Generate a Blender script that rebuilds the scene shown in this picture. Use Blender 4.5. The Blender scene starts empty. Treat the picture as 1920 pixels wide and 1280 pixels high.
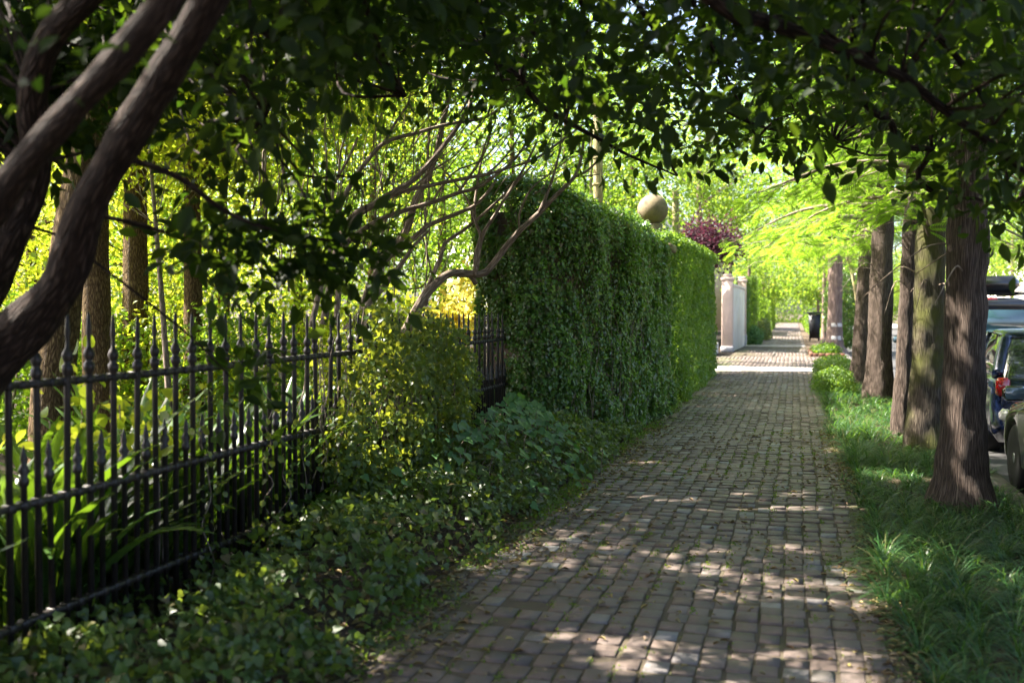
import bpy, math, random
import numpy as np
from mathutils import Matrix, Vector, Euler

random.seed(7)
RNG = np.random.default_rng(7)
scene = bpy.context.scene
COL = scene.collection
R = math.radians

# ------------------------------------------------------------------ camera
CAM_H = 1.6
cam_d = bpy.data.cameras.new('camera')
cam = bpy.data.objects.new('camera', cam_d)
COL.objects.link(cam)
cam.location = (0, 0, CAM_H)
cam.rotation_euler = (R(90 - 1.69), 0, R(15.85))
cam_d.lens = 35
cam_d.sensor_width = 36
cam_d.clip_start = 0.05
cam_d.clip_end = 2000
cam_d.dof.use_dof = True
cam_d.dof.focus_distance = 10.0
cam_d.dof.aperture_fstop = 1.8
scene.camera = cam
F = 1867.0
CR = np.array(Euler(cam.rotation_euler).to_matrix())
CL = np.array([0, 0, CAM_H])


def at(px, py, z):
    """world point lying z metres deep along the direction of a photo pixel"""
    return CL + CR @ np.array([(px - 960) / F * z, (640 - py) / F * z, -z])


def gp(px, py, h=0.0):
    """where that direction meets the level h"""
    d = CR @ np.array([(px - 960) / F, (640 - py) / F, -1.0])
    return CL + d * ((h - CAM_H) / d[2])


# ------------------------------------------------------------------ light
SUN = np.array([-0.68, -0.04, 0.73])
SUN /= np.linalg.norm(SUN)
world = bpy.data.worlds.new('World')
scene.world = world
world.use_nodes = True
wn = world.node_tree
for n in list(wn.nodes):
    wn.nodes.remove(n)
wo = wn.nodes.new('ShaderNodeOutputWorld')
wb = wn.nodes.new('ShaderNodeBackground')
ws = wn.nodes.new('ShaderNodeTexSky')
ws.sky_type = 'NISHITA'
ws.sun_disc = False
ws.sun_elevation = math.asin(SUN[2])
ws.sun_rotation = math.atan2(SUN[0], SUN[1])
ws.air_density = 0.6
ws.dust_density = 4.0
ws.ozone_density = 0.3
wb.inputs['Strength'].default_value = 0.105
wn.links.new(ws.outputs[0], wb.inputs['Color'])
wn.links.new(wb.outputs[0], wo.inputs['Surface'])
sd = bpy.data.lights.new('sun', 'SUN')
sd.energy = 5.0
sd.angle = R(0.55)
sd.color = (1.0, 0.92, 0.80)
so = bpy.data.objects.new('sun', sd)
COL.objects.link(so)
so.rotation_euler = Vector(SUN).to_track_quat('Z', 'Y').to_euler()
so.location = (-30, 20, 40)

scene.view_settings.view_transform = 'Standard'
scene.view_settings.look = 'None'
scene.view_settings.exposure = 2.75
scene.view_settings.gamma = 1.0
cy = scene.cycles
cy.max_bounces = 7
cy.diffuse_bounces = 4
cy.glossy_bounces = 3
cy.transmission_bounces = 5
cy.transparent_max_bounces = 8
cy.caustics_reflective = False
cy.caustics_refractive = False
cy.sample_clamp_indirect = 8
cy.use_denoising = True


# ------------------------------------------------------------------ tags
def tag(o, label=None, cat=None, group=None, kind=None):
    if label:
        o['label'] = label
    if cat:
        o['category'] = cat
    if group:
        o['group'] = group
    if kind:
        o['kind'] = kind
    return o


def thing(name, label, cat, loc=(0, 0, 0), rz=0.0, group=None):
    o = bpy.data.objects.new(name, None)
    o.empty_display_size = 0.2
    COL.objects.link(o)
    o.location = [float(v) for v in loc]
    o.rotation_euler = (0, 0, rz)
    return tag(o, label, cat, group)


# ------------------------------------------------------------------ numpy noise
def _hash(ix, iy, iz, seed):
    n = (ix * 374761393 + iy * 668265263 + iz * 2147483647 + seed * 974711) & 0x7fffffff
    n = ((n ^ (n >> 13)) * 1274126177) & 0x7fffffff
    return ((n ^ (n >> 16)) & 0xffff) / 65535.0


def noise3(p, scale=1.0, seed=0):
    p = np.asarray(p, float) * scale
    i = np.floor(p).astype(np.int64)
    f = p - i
    f = f * f * (3 - 2 * f)
    r = 0
    for dx in (0, 1):
        for dy in (0, 1):
            for dz in (0, 1):
                w = (f[..., 0] if dx else 1 - f[..., 0]) * (f[..., 1] if dy else 1 - f[..., 1]) * (f[..., 2] if dz else 1 - f[..., 2])
                r = r + w * _hash(i[..., 0] + dx, i[..., 1] + dy, i[..., 2] + dz, seed)
    return r


def unit(v):
    return v / np.maximum(np.linalg.norm(v, axis=-1, keepdims=True), 1e-9)


# ------------------------------------------------------------------ mesh builder
class MB:
    def __init__(self):
        self.v, self.l, self.t, self.uv, self.n = [], [], [], [], 0

    def add(self, v, faces, uv=None):
        v = np.asarray(v, float).reshape(-1, 3)
        lf = np.array([i for f in faces for i in f], np.int64)
        lt = np.array([len(f) for f in faces], np.int64)
        self.addraw(v, lf, lt, uv)

    def addraw(self, v, loops, totals, uv=None):
        self.v.append(v)
        self.l.append(loops + self.n)
        self.t.append(totals)
        self.uv.append(np.zeros((len(loops), 2)) if uv is None else uv)
        self.n += len(v)

    def box(self, c, s, rz=0.0, bevel=0.0):
        c = np.asarray(c, float)
        hx, hy, hz = [q / 2 for q in s]
        cs, sn = math.cos(rz), math.sin(rz)
        if bevel <= 0:
            p = np.array([[x, y, z] for z in (-hz, hz) for x, y in ((-hx, -hy), (hx, -hy), (hx, hy), (-hx, hy))])
            f = [(3, 2, 1, 0), (4, 5, 6, 7), (0, 1, 5, 4), (1, 2, 6, 5), (2, 3, 7, 6), (3, 0, 4, 7)]
        else:
            b = min(bevel, hx * .9, hy * .9, hz * .9)
            rings = []
            for z, q in ((-hz, b), (-hz + b, 0), (hz - b, 0), (hz, b)):
                ring = []
                for sx, sy, o in ((-1, -1, 0), (1, -1, 1), (1, 1, 0), (-1, 1, 1)):
                    a = (sx * (hx - q), sy * (hy - q - (0 if q else b)))
                    d = (sx * (hx - q - (0 if q else b)), sy * (hy - q))
                    if q:
                        a = (sx * (hx - b), sy * (hy - b))
                        d = a
                    ring += [a, d] if o == 0 else [d, a]
                rings.append([(x, y, z) for x, y in ring])
            p = np.array([q for r_ in rings for q in r_])
            f = []
            for k in range(3):
                for i in range(8):
                    f.append((k * 8 + i, k * 8 + (i + 1) % 8, (k + 1) * 8 + (i + 1) % 8, (k + 1) * 8 + i))
            f.append(tuple(range(7, -1, -1)))
            f.append(tuple(range(24, 32)))
        q = p.copy()
        q[:, 0] = p[:, 0] * cs - p[:, 1] * sn
        q[:, 1] = p[:, 0] * sn + p[:, 1] * cs
        self.add(q + c, f)

    def lathe(self, prof, n=10, c=(0, 0, 0)):
        v, f = [], []
        for r_, z in prof:
            for k in range(n):
                a = 2 * math.pi * k / n
                v.append((c[0] + r_ * math.cos(a), c[1] + r_ * math.sin(a), c[2] + z))
        for j in range(len(prof) - 1):
            for k in range(n):
                f.append((j * n + k, j * n + (k + 1) % n, (j + 1) * n + (k + 1) % n, (j + 1) * n + k))
        f.append(tuple(range(n - 1, -1, -1)))
        f.append(tuple(range((len(prof) - 1) * n, len(prof) * n)))
        self.add(v, f)

    def tube(self, pts, rad, sides=8, step=None, bump=0.0, seed=0, bscale=6.0, smooth=True, flute=0.0):
        pts = np.asarray(pts, float)
        rad = np.asarray(rad, float) if np.ndim(rad) else np.full(len(pts), float(rad))
        if len(rad) != len(pts):
            rad = np.interp(np.linspace(0, 1, len(pts)), np.linspace(0, 1, len(rad)), rad)
        if smooth and len(pts) > 2:
            P, Q = [], []
            ext = np.vstack([2 * pts[0] - pts[1], pts, 2 * pts[-1] - pts[-2]])
            for i in range(len(pts) - 1):
                a, b, c, d = ext[i:i + 4]
                L = np.linalg.norm(c - b)
                m = max(2, int(L / step)) if step else 4
                for k in range(m):
                    t = k / m
                    P.append(.5 * (2 * b + (c - a) * t + (2 * a - 5 * b + 4 * c - d) * t * t + (3 * b - a - 3 * c + d) * t ** 3))
                    Q.append(rad[i] * (1 - t) + rad[i + 1] * t)
            P.append(pts[-1])
            Q.append(rad[-1])
            pts, rad = np.array(P), np.array(Q)
        n = len(pts)
        tan = unit(np.gradient(pts, axis=0))
        up = np.array([0., 1., 0.]) if abs(tan[0][1]) < .9 else np.array([1., 0., 0.])
        X = np.cross(up, tan[0])
        X /= np.linalg.norm(X)
        rings = []
        ang = np.linspace(0, 2 * np.pi, sides, endpoint=False)
        for i in range(n):
            X = X - tan[i] * np.dot(X, tan[i])
            X /= max(np.linalg.norm(X), 1e-9)
            Y = np.cross(tan[i], X)
            d = np.cos(ang)[:, None] * X + np.sin(ang)[:, None] * Y
            r_ = np.full(sides, rad[i])
            if flute:
                r_ = r_ * (1 + flute * np.cos(ang * 5 + seed) * .5 + flute * .5 * np.cos(ang * 3 + 1.3 * seed))
            p = pts[i] + d * r_[:, None]
            if bump:
                nz = noise3(p * np.array([1, 1, .35]), bscale, seed) - .5
                p = p + d * (nz * bump * 2 * min(1.0, rad[i] / .1))[:, None]
            rings.append(p)
        v = np.concatenate(rings)
        ln = np.concatenate([[0], np.cumsum(np.linalg.norm(np.diff(pts, axis=0), axis=1))])
        rm = float(rad.max())
        loops, uvs = [], []
        for i in range(n - 1):
            for k in range(sides):
                k2 = (k + 1) % sides
                loops += [i * sides + k, i * sides + k2, (i + 1) * sides + k2, (i + 1) * sides + k]
                u0, u1 = k / sides * 6.283 * rm, (k + 1) / sides * 6.283 * rm
                uvs += [(u0, ln[i]), (u1, ln[i]), (u1, ln[i + 1]), (u0, ln[i + 1])]
        tot = [4] * ((n - 1) * sides)
        loops += list(range(sides - 1, -1, -1)) + list(range((n - 1) * sides, n * sides))
        uvs += [(0, 0)] * (2 * sides)
        tot += [sides, sides]
        self.addraw(v, np.array(loops), np.array(tot), np.array(uvs, float))

    def build(self, name, mat, parent=None, smooth=False, loc=None):
        me = bpy.data.meshes.new(name)
        if self.n:
            v = np.concatenate(self.v)
            if parent is not None and loc is None:
                v = v - np.array(parent.matrix_basis.translation)
            if loc is not None:
                v = v - np.array(loc)
            l = np.concatenate(self.l)
            t = np.concatenate(self.t)
            uv = np.concatenate(self.uv)
            me.vertices.add(len(v))
            me.vertices.foreach_set('co', v.astype(np.float32).ravel())
            me.loops.add(len(l))
            me.loops.foreach_set('vertex_index', l.astype(np.int32))
            me.polygons.add(len(t))
            st = np.concatenate([[0], np.cumsum(t)[:-1]])
            me.polygons.foreach_set('loop_start', st.astype(np.int32))
            me.polygons.foreach_set('loop_total', t.astype(np.int32))
            if smooth:
                me.polygons.foreach_set('use_smooth', np.ones(len(t), bool))
            ul = me.uv_layers.new(name='UVMap')
            ul.data.foreach_set('uv', uv.astype(np.float32).ravel())
            me.update(calc_edges=True)
        if mat:
            me.materials.append(mat)
        o = bpy.data.objects.new(name, me)
        COL.objects.link(o)
        if parent is not None:
            o.parent = parent
        elif loc is not None:
            o.location = [float(q) for q in loc]
        return o


# ------------------------------------------------------------------ leaf templates: (verts k x 3 with x width, y length, z normal; faces)
def t_diamond():
    return np.array([[0, 0, 0], [.5, .45, .10], [0, 1, -.06], [-.5, .45, .10]]), [(0, 1, 2), (0, 2, 3)]


def t_ovate(n=3, fold=.12, curl=-.18, widest=.45):
    v, f = [[0, 0, 0]], []
    for k in range(1, n + 1):
        s = k / (n + 1)
        w = math.sin(math.pi * s ** (math.log(.5) / math.log(widest))) ** .85 * .5
        z = curl * s * s
        v += [[-w, s, z + fold * w * 2], [0, s, z], [w, s, z + fold * w * 2]]
    v.append([0, 1, curl])
    last = len(v) - 1
    f += [(0, 2, 1), (0, 3, 2)]
    for k in range(n - 1):
        a = 1 + 3 * k
        f += [(a, a + 1, a + 4, a + 3), (a + 1, a + 2, a + 5, a + 4)]
    a = 1 + 3 * (n - 1)
    f += [(a, a + 1, last), (a + 1, a + 2, last)]
    return np.array(v, float), f


def t_ivy():
    o = [(0, 0, 0), (.34, -.10, .03), (.52, .22, .07), (.30, .52, .03), (0, 1, -.08), (-.30, .52, .03), (-.52, .22, .07), (-.34, -.10, .03)]
    return np.array(o), [(0, 1, 2, 3), (0, 3, 4), (0, 4, 5), (0, 5, 6, 7)]


def t_blade(n=4, bend=.9):
    v, f = [], []
    for k in range(n + 1):
        s = k / n
        a = bend * s
        y = math.sin(a) / bend if bend else s
        z = -(1 - math.cos(a)) / bend if bend else 0
        w = .5 * (1 - s ** 3) if k < n else .03
        v += [[-w, y, z], [w, y, z]]
        if k:
            b = 2 * (k - 1)
            f.append((b, b + 1, b + 3, b + 2))
    return np.array(v), f


def t_frond(pairs=9):
    """flat feathery spray: thin spine plus two rows of narrow leaflets, as wide as long is 0.5"""
    v = [[-.012, 0, 0], [.012, 0, 0], [.004, .95, -.12], [-.004, .95, -.12]]
    f = [(0, 1, 2, 3)]
    for k in range(pairs):
        s = .06 + .9 * k / pairs
        L = .5 * math.sin(math.pi * (.15 + .75 * s)) ** .7
        for sg in (-1, 1):
            b = len(v)
            zz = -.12 * s * s
            v += [[0, s, zz], [sg * L * .55, s + .05 + .055, zz + .02], [sg * L, s + .16, zz - .03], [sg * L * .5, s + .02 , zz + .0]]
            f.append((b, b + 3, b + 2, b + 1) if sg > 0 else (b, b + 1, b + 2, b + 3))
    return np.array(v), f


T_DIA, T_OV, T_OVB, T_IVY, T_FROND, T_FROND_S = t_diamond(), t_ovate(2), t_ovate(3), t_ivy(), t_frond(9), t_frond(6)
T_BLADE, T_BLADE2 = t_blade(4, 1.7), t_blade(3, .7)

SPOTS = []      # gaps in the canopy: (target point, radius) - leaves standing in the sun's way there are absent


def sun_gap(c, grow=0.0):
    keep = np.ones(len(c), bool)
    for p, r_ in SPOTS:
        d = c - p
        t = d @ SUN
        q = np.linalg.norm(d - t[:, None] * SUN, axis=1)
        keep &= ~((t > .25) & (q < r_ + grow))
    return keep


def leaves(mb, c, d, n, L, W, tmpl, gap=False, grow=.02):
    """many leaves: centres c, length axis d, face normal n, length L, width W"""
    c = np.asarray(c, float)
    N = len(c)
    if N == 0:
        return
    d, n = np.broadcast_to(d, (N, 3)), np.broadcast_to(n, (N, 3))
    L, W = np.broadcast_to(L, (N,)), np.broadcast_to(W, (N,))
    if gap and SPOTS:
        k = sun_gap(c, .55 * float(np.mean(L)))
        c, d, n, L, W = c[k], d[k], n[k], L[k], W[k]
        N = len(c)
        if N == 0:
            return
    d = unit(d)
    x = unit(np.cross(d, n))
    z = np.cross(x, d)
    tv, tf = tmpl
    k = len(tv)
    v = c[:, None, :] + tv[None, :, 0:1] * x[:, None, :] * W[:, None, None] + tv[None, :, 1:2] * d[:, None, :] * L[:, None, None] + tv[None, :, 2:3] * z[:, None, :] * L[:, None, None]
    lf = np.array([i for f in tf for i in f])
    lt = np.array([len(f) for f in tf])
    loops = (lf[None, :] + (np.arange(N) * k)[:, None]).ravel()
    mb.addraw(v.reshape(-1, 3), loops, np.tile(lt, N))


def rdir(n, bias=(0, 0, 0), s=1.0):
    return unit(RNG.normal(size=(n, 3)) * s + np.asarray(bias, float))


def clump_leaves(mb, centres, per, spread, L, W, tmpl, up=.7, droop=-.2, gap=True, var=.3, flat=1.0):
    centres = np.asarray(centres, float)
    N = len(centres) * per
    off = RNG.normal(size=(N, 3)) * np.repeat(np.broadcast_to(spread, (len(centres),)), per)[:, None]
    off[:, 2] *= flat
    c = np.repeat(centres, per, axis=0) + off
    d = unit(off * 1.0 / np.mean(spread) + RNG.normal(size=(N, 3)) * .8 + np.array([0, 0, droop]))
    n = rdir(N, (0, 0, up), .7)
    s = 1 + RNG.uniform(-var, var, N)
    leaves(mb, c, d, n, L * s, W * s, tmpl, gap)


# ------------------------------------------------------------------ materials
MATS = {}


def newmat(name):
    m = bpy.data.materials.new(name)
    m.use_nodes = True
    nt = m.node_tree
    for n in list(nt.nodes):
        nt.nodes.remove(n)
    out = nt.nodes.new('ShaderNodeOutputMaterial')
    return m, nt, out


def N(nt, t, **kw):
    n = nt.nodes.new(t)
    for k, v in kw.items():
        if k.startswith('i_'):
            key = k[2:].replace('_', ' ')
            n.inputs[key].default_value = v
        else:
            setattr(n, k, v)
    return n


def rgba(c):
    return (c[0], c[1], c[2], 1.0)


def ramp(nt, fac, stops):
    r_ = nt.nodes.new('ShaderNodeValToRGB')
    e = r_.color_ramp.elements
    while len(e) > 1:
        e.remove(e[-1])
    e[0].position, e[0].color = stops[0][0], rgba(stops[0][1])
    for p, c in stops[1:]:
        q = e.new(p)
        q.color = rgba(c)
    nt.links.new(fac, r_.inputs[0])
    return r_.outputs[0]


def leaf_mat(name, cols, trans, tf=.45, rough=.45, spec=.35):
    """cols: colour stops spread over the leaves; trans: tint of light coming through"""
    m, nt, out = newmat(name)
    g = N(nt, 'ShaderNodeNewGeometry')
    stops = [(i / max(1, len(cols) - 1), c) for i, c in enumerate(cols)]
    col = ramp(nt, g.outputs['Random Per Island'], stops)
    tc = ramp(nt, g.outputs['Random Per Island'], [(i / max(1, len(trans) - 1), c) for i, c in enumerate(trans)])
    tx = N(nt, 'ShaderNodeTexCoord')
    nz = N(nt, 'ShaderNodeTexNoise', i_Scale=55.0, i_Detail=2.0)
    nt.links.new(tx.outputs['Object'], nz.inputs['Vector'])
    mp = N(nt, 'ShaderNodeMapRange', i_From_Min=.3, i_From_Max=.7, i_To_Min=.75, i_To_Max=1.25)
    nt.links.new(nz.outputs['Fac'], mp.inputs['Value'])
    mul = N(nt, 'ShaderNodeVectorMath', operation='MULTIPLY')
    nt.links.new(col, mul.inputs[0])
    nt.links.new(mp.outputs[0], mul.inputs[1])
    p = N(nt, 'ShaderNodeBsdfPrincipled', i_Roughness=rough)
    p.inputs['Specular IOR Level'].default_value = spec
    nt.links.new(mul.outputs[0], p.inputs['Base Color'])
    t = N(nt, 'ShaderNodeBsdfTranslucent')
    nt.links.new(tc, t.inputs['Color'])
    mx = N(nt, 'ShaderNodeMixShader')
    mx.inputs[0].default_value = tf
    nt.links.new(p.outputs[0], mx.inputs[1])
    nt.links.new(t.outputs[0], mx.inputs[2])
    nt.links.new(mx.outputs[0], out.inputs['Surface'])
    return m


def bark_mat(name, dark, mid, light, us=22, vs=2.2, bump=.6, moss=None):
    m, nt, out = newmat(name)
    uv = N(nt, 'ShaderNodeUVMap')
    mp = N(nt, 'ShaderNodeMapping')
    mp.inputs['Scale'].default_value = (us, vs, 1)
    nt.links.new(uv.outputs[0], mp.inputs['Vector'])
    nz = N(nt, 'ShaderNodeTexNoise', i_Scale=1.6, i_Detail=6.0, i_Roughness=.65, i_Distortion=.6)
    nt.links.new(mp.outputs[0], nz.inputs['Vector'])
    vo = N(nt, 'ShaderNodeTexVoronoi', feature='DISTANCE_TO_EDGE', i_Scale=1.5)
    nt.links.new(mp.outputs[0], vo.inputs['Vector'])
    vr = N(nt, 'ShaderNodeMapRange', i_From_Min=0.0, i_From_Max=.25, i_To_Min=0.0, i_To_Max=1.0)
    nt.links.new(vo.outputs['Distance'], vr.inputs['Value'])
    mu = N(nt, 'ShaderNodeMath', operation='MULTIPLY')
    nt.links.new(nz.outputs['Fac'], mu.inputs[0])
    ad = N(nt, 'ShaderNodeMapRange', i_From_Min=0.0, i_From_Max=1.0, i_To_Min=.55, i_To_Max=1.25)
    nt.links.new(vr.outputs[0], ad.inputs['Value'])
    nt.links.new(ad.outputs[0], mu.inputs[1])
    col = ramp(nt, mu.outputs[0], [(.28, dark), (.5, mid), (.75, light)])
    if moss:
        tc = N(nt, 'ShaderNodeTexCoord')
        n2 = N(nt, 'ShaderNodeTexNoise', i_Scale=2.2, i_Detail=4.0)
        nt.links.new(tc.outputs['Object'], n2.inputs['Vector'])
        fr = N(nt, 'ShaderNodeMapRange', i_From_Min=.42, i_From_Max=.62)
        nt.links.new(n2.outputs['Fac'], fr.inputs['Value'])
        mx = N(nt, 'ShaderNodeMix', data_type='RGBA')
        nt.links.new(fr.outputs[0], mx.inputs['Factor'])
        nt.links.new(col, mx.inputs['A'])
        mx.inputs['B'].default_value = rgba(moss)
        col = mx.outputs['Result']
    p = N(nt, 'ShaderNodeBsdfPrincipled', i_Roughness=.85)
    p.inputs['Specular IOR Level'].default_value = .2
    nt.links.new(col, p.inputs['Base Color'])
    b = N(nt, 'ShaderNodeBump', i_Strength=bump, i_Distance=.045)
    nt.links.new(mu.outputs[0], b.inputs['Height'])
    nt.links.new(b.outputs[0], p.inputs['Normal'])
    nt.links.new(p.outputs[0], out.inputs['Surface'])
    return m


def noise_mat(name, stops, scale=6.0, rough=.7, bump=.2, bscale=40.0, bdist=.01, metal=0.0, spec=.4, coat=0.0, island=False, detail=5.0):
    m, nt, out = newmat(name)
    tc = N(nt, 'ShaderNodeTexCoord')
    nz = N(nt, 'ShaderNodeTexNoise', i_Scale=scale, i_Detail=detail, i_Roughness=.6)
    nt.links.new(tc.outputs['Object'], nz.inputs['Vector'])
    col = ramp(nt, nz.outputs['Fac'], stops)
    p = N(nt, 'ShaderNodeBsdfPrincipled', i_Roughness=rough, i_Metallic=metal)
    p.inputs['Specular IOR Level'].default_value = spec
    p.inputs['Coat Weight'].default_value = coat
    p.inputs['Coat Roughness'].default_value = .05
    nt.links.new(col, p.inputs['Base Color'])
    if bump:
        n2 = N(nt, 'ShaderNodeTexNoise', i_Scale=bscale, i_Detail=4.0)
        nt.links.new(tc.outputs['Object'], n2.inputs['Vector'])
        b = N(nt, 'ShaderNodeBump', i_Strength=bump, i_Distance=bdist)
        nt.links.new(n2.outputs['Fac'], b.inputs['Height'])
        nt.links.new(b.outputs[0], p.inputs['Normal'])
    nt.links.new(p.outputs[0], out.inputs['Surface'])
    return m


def flat(name, c, rough=.5, metal=0.0, spec=.4, coat=0.0):
    c = np.array(c)
    return noise_mat(name, [(.3, c * .88), (.7, np.minimum(c * 1.1, 1))], 8.0, rough, .08, 60.0, .004, metal, spec, coat)


def brick_paver_mat():
    m, nt, out = newmat('old_brick_pavers')
    g = N(nt, 'ShaderNodeNewGeometry')
    col = ramp(nt, g.outputs['Random Per Island'],
               [(0, (.108, .079, .066)), (.2, (.126, .091, .075)), (.42, (.098, .076, .067)), (.6, (.134, .095, .078)), (.76, (.112, .087, .077)), (.9, (.142, .108, .092)), (.955, (.14, .135, .138)), (.98, (.21, .205, .20)), (1, (.108, .085, .073))])
    tc = N(nt, 'ShaderNodeTexCoord')
    nz = N(nt, 'ShaderNodeTexNoise', i_Scale=18.0, i_Detail=6.0, i_Roughness=.7)
    nt.links.new(tc.outputs['Object'], nz.inputs['Vector'])
    mr = N(nt, 'ShaderNodeMapRange', i_From_Min=.3, i_From_Max=.7, i_To_Min=.62, i_To_Max=1.3)
    nt.links.new(nz.outputs['Fac'], mr.inputs['Value'])
    mul = N(nt, 'ShaderNodeVectorMath', operation='MULTIPLY')
    nt.links.new(col, mul.inputs[0])
    nt.links.new(mr.outputs[0], mul.inputs[1])
    # moss: patches that thin out away from the left edge
    sx = N(nt, 'ShaderNodeSeparateXYZ')
    nt.links.new(tc.outputs['Object'], sx.inputs[0])
    ex = N(nt, 'ShaderNodeMapRange', i_From_Min=-1.98, i_From_Max=-1.35, i_To_Min=.14, i_To_Max=-.06)
    nt.links.new(sx.outputs['X'], ex.inputs['Value'])
    n3 = N(nt, 'ShaderNodeTexNoise', i_Scale=1.3, i_Detail=7.0, i_Roughness=.65)
    nt.links.new(tc.outputs['Object'], n3.inputs['Vector'])
    ad = N(nt, 'ShaderNodeMath', operation='ADD')
    nt.links.new(n3.outputs['Fac'], ad.inputs[0])
    nt.links.new(ex.outputs[0], ad.inputs[1])
    fr = N(nt, 'ShaderNodeMapRange', i_From_Min=.56, i_From_Max=.70, i_To_Max=.8)
    nt.links.new(ad.outputs[0], fr.inputs['Value'])
    mx = N(nt, 'ShaderNodeMix', data_type='RGBA')
    nt.links.new(fr.outputs[0], mx.inputs['Factor'])
    nt.links.new(mul.outputs[0], mx.inputs['A'])
    mx.inputs['B'].default_value = (.07, .085, .018, 1)
    p = N(nt, 'ShaderNodeBsdfPrincipled')
    rr = N(nt, 'ShaderNodeMapRange', i_From_Min=.3, i_From_Max=.7, i_To_Min=.42, i_To_Max=.75)
    nt.links.new(nz.outputs['Fac'], rr.inputs['Value'])
    nt.links.new(rr.outputs[0], p.inputs['Roughness'])
    p.inputs['Specular IOR Level'].default_value = .45
    nt.links.new(mx.outputs['Result'], p.inputs['Base Color'])
    n4 = N(nt, 'ShaderNodeTexNoise', i_Scale=30.0, i_Detail=6.0, i_Roughness=.7)
    mpp = N(nt, 'ShaderNodeMapping')
    mpp.inputs['Scale'].default_value = (.6, 2.6, 1)
    nt.links.new(tc.outputs['Object'], mpp.inputs['Vector'])
    nt.links.new(mpp.outputs[0], n4.inputs['Vector'])
    b = N(nt, 'ShaderNodeBump', i_Strength=.8, i_Distance=.012)
    nt.links.new(n4.outputs['Fac'], b.inputs['Height'])
    b2 = N(nt, 'ShaderNodeBump', i_Strength=.5, i_Distance=.02)
    nt.links.new(nz.outputs['Fac'], b2.inputs['Height'])
    nt.links.new(b.outputs[0], b2.inputs['Normal'])
    nt.links.new(b2.outputs[0], p.inputs['Normal'])
    nt.links.new(p.outputs[0], out.inputs['Surface'])
    return m


def wall_brick_mat():
    m, nt, out = newmat('garden_wall_brick')
    tc = N(nt, 'ShaderNodeTexCoord')
    mp = N(nt, 'ShaderNodeMapping')
    mp.inputs['Rotation'].default_value = (R(90), 0, 0)
    nt.links.new(tc.outputs['Object'], mp.inputs['Vector'])
    bt = N(nt, 'ShaderNodeTexBrick', i_Scale=4.5)
    bt.inputs['Color1'].default_value = (.20, .13, .085, 1)
    bt.inputs['Color2'].default_value = (.13, .085, .06, 1)
    bt.inputs['Mortar'].default_value = (.16, .14, .11, 1)
    nt.links.new(mp.outputs[0], bt.inputs['Vector'])
    p = N(nt, 'ShaderNodeBsdfPrincipled', i_Roughness=.9)
    nt.links.new(bt.outputs['Color'], p.inputs['Base Color'])
    nt.links.new(p.outputs[0], out.inputs['Surface'])
    return m


def glass_mat(name, tint=(.02, .025, .03), rough=.03):
    m, nt, out = newmat(name)
    p = N(nt, 'ShaderNodeBsdfPrincipled', i_Roughness=rough)
    p.inputs['Base Color'].default_value = rgba(tint)
    p.inputs['Specular IOR Level'].default_value = 1.0
    p.inputs['Coat Weight'].default_value = 1.0
    p.inputs['Coat Roughness'].default_value = .02
    nt.links.new(p.outputs[0], out.inputs['Surface'])
    return m


M = {}
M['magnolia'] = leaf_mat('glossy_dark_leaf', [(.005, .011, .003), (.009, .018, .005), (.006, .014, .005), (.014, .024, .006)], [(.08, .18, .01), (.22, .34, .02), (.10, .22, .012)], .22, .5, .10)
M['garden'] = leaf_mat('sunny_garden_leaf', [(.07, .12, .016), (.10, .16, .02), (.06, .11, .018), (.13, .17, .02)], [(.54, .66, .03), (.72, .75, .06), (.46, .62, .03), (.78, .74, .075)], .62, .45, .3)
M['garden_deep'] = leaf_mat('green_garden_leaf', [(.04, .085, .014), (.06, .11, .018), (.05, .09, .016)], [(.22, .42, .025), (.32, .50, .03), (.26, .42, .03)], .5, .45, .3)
M['far'] = leaf_mat('distant_green_leaf', [(.055, .10, .018), (.08, .13, .022), (.05, .10, .02)], [(.28, .48, .03), (.42, .56, .05), (.24, .46, .03), (.50, .58, .06)], .52, .5, .25)  # greener, less yellow tint for the distant trees
M['cypress'] = leaf_mat('cypress_needle', [(.06, .12, .016), (.085, .16, .02), (.07, .14, .018)], [(.24, .48, .03), (.38, .58, .04), (.30, .52, .035)], .5, .5, .25)
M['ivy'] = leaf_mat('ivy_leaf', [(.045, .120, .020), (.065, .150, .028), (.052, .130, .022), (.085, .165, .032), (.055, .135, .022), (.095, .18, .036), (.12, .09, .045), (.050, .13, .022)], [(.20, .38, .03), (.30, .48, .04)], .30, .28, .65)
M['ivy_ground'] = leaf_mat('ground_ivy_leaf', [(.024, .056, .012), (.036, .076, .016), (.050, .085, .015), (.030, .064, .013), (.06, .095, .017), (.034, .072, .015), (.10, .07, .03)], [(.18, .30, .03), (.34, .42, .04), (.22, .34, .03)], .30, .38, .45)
M['creeper'] = leaf_mat('creeper_leaf', [(.028, .066, .017), (.044, .088, .022), (.034, .072, .02), (.062, .10, .024)], [(.34, .44, .03), (.50, .52, .04), (.36, .46, .03)], .32, .42, .4)
M['vine'] = leaf_mat('broad_vine_leaf', [(.034, .10, .038), (.05, .125, .045), (.06, .14, .04)], [(.16, .38, .06), (.24, .45, .06)], .3, .45, .4)
M['hedge'] = leaf_mat('clipped_hedge_leaf', [(.055, .115, .02), (.08, .15, .026), (.06, .125, .022)], [(.24, .42, .03), (.34, .50, .04)], .35, .45, .35)
M['strap'] = leaf_mat('strap_leaf', [(.025, .060, .016), (.04, .085, .02), (.03, .07, .018)], [(.14, .30, .015), (.26, .42, .02)], .22, .25, .6)
M['grass'] = leaf_mat('verge_grass_blade', [(.014, .048, .013), (.024, .068, .019), (.018, .058, .017), (.036, .09, .020), (.10, .09, .04)], [(.12, .30, .03), (.24, .45, .04)], .24, .42, .35)
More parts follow.
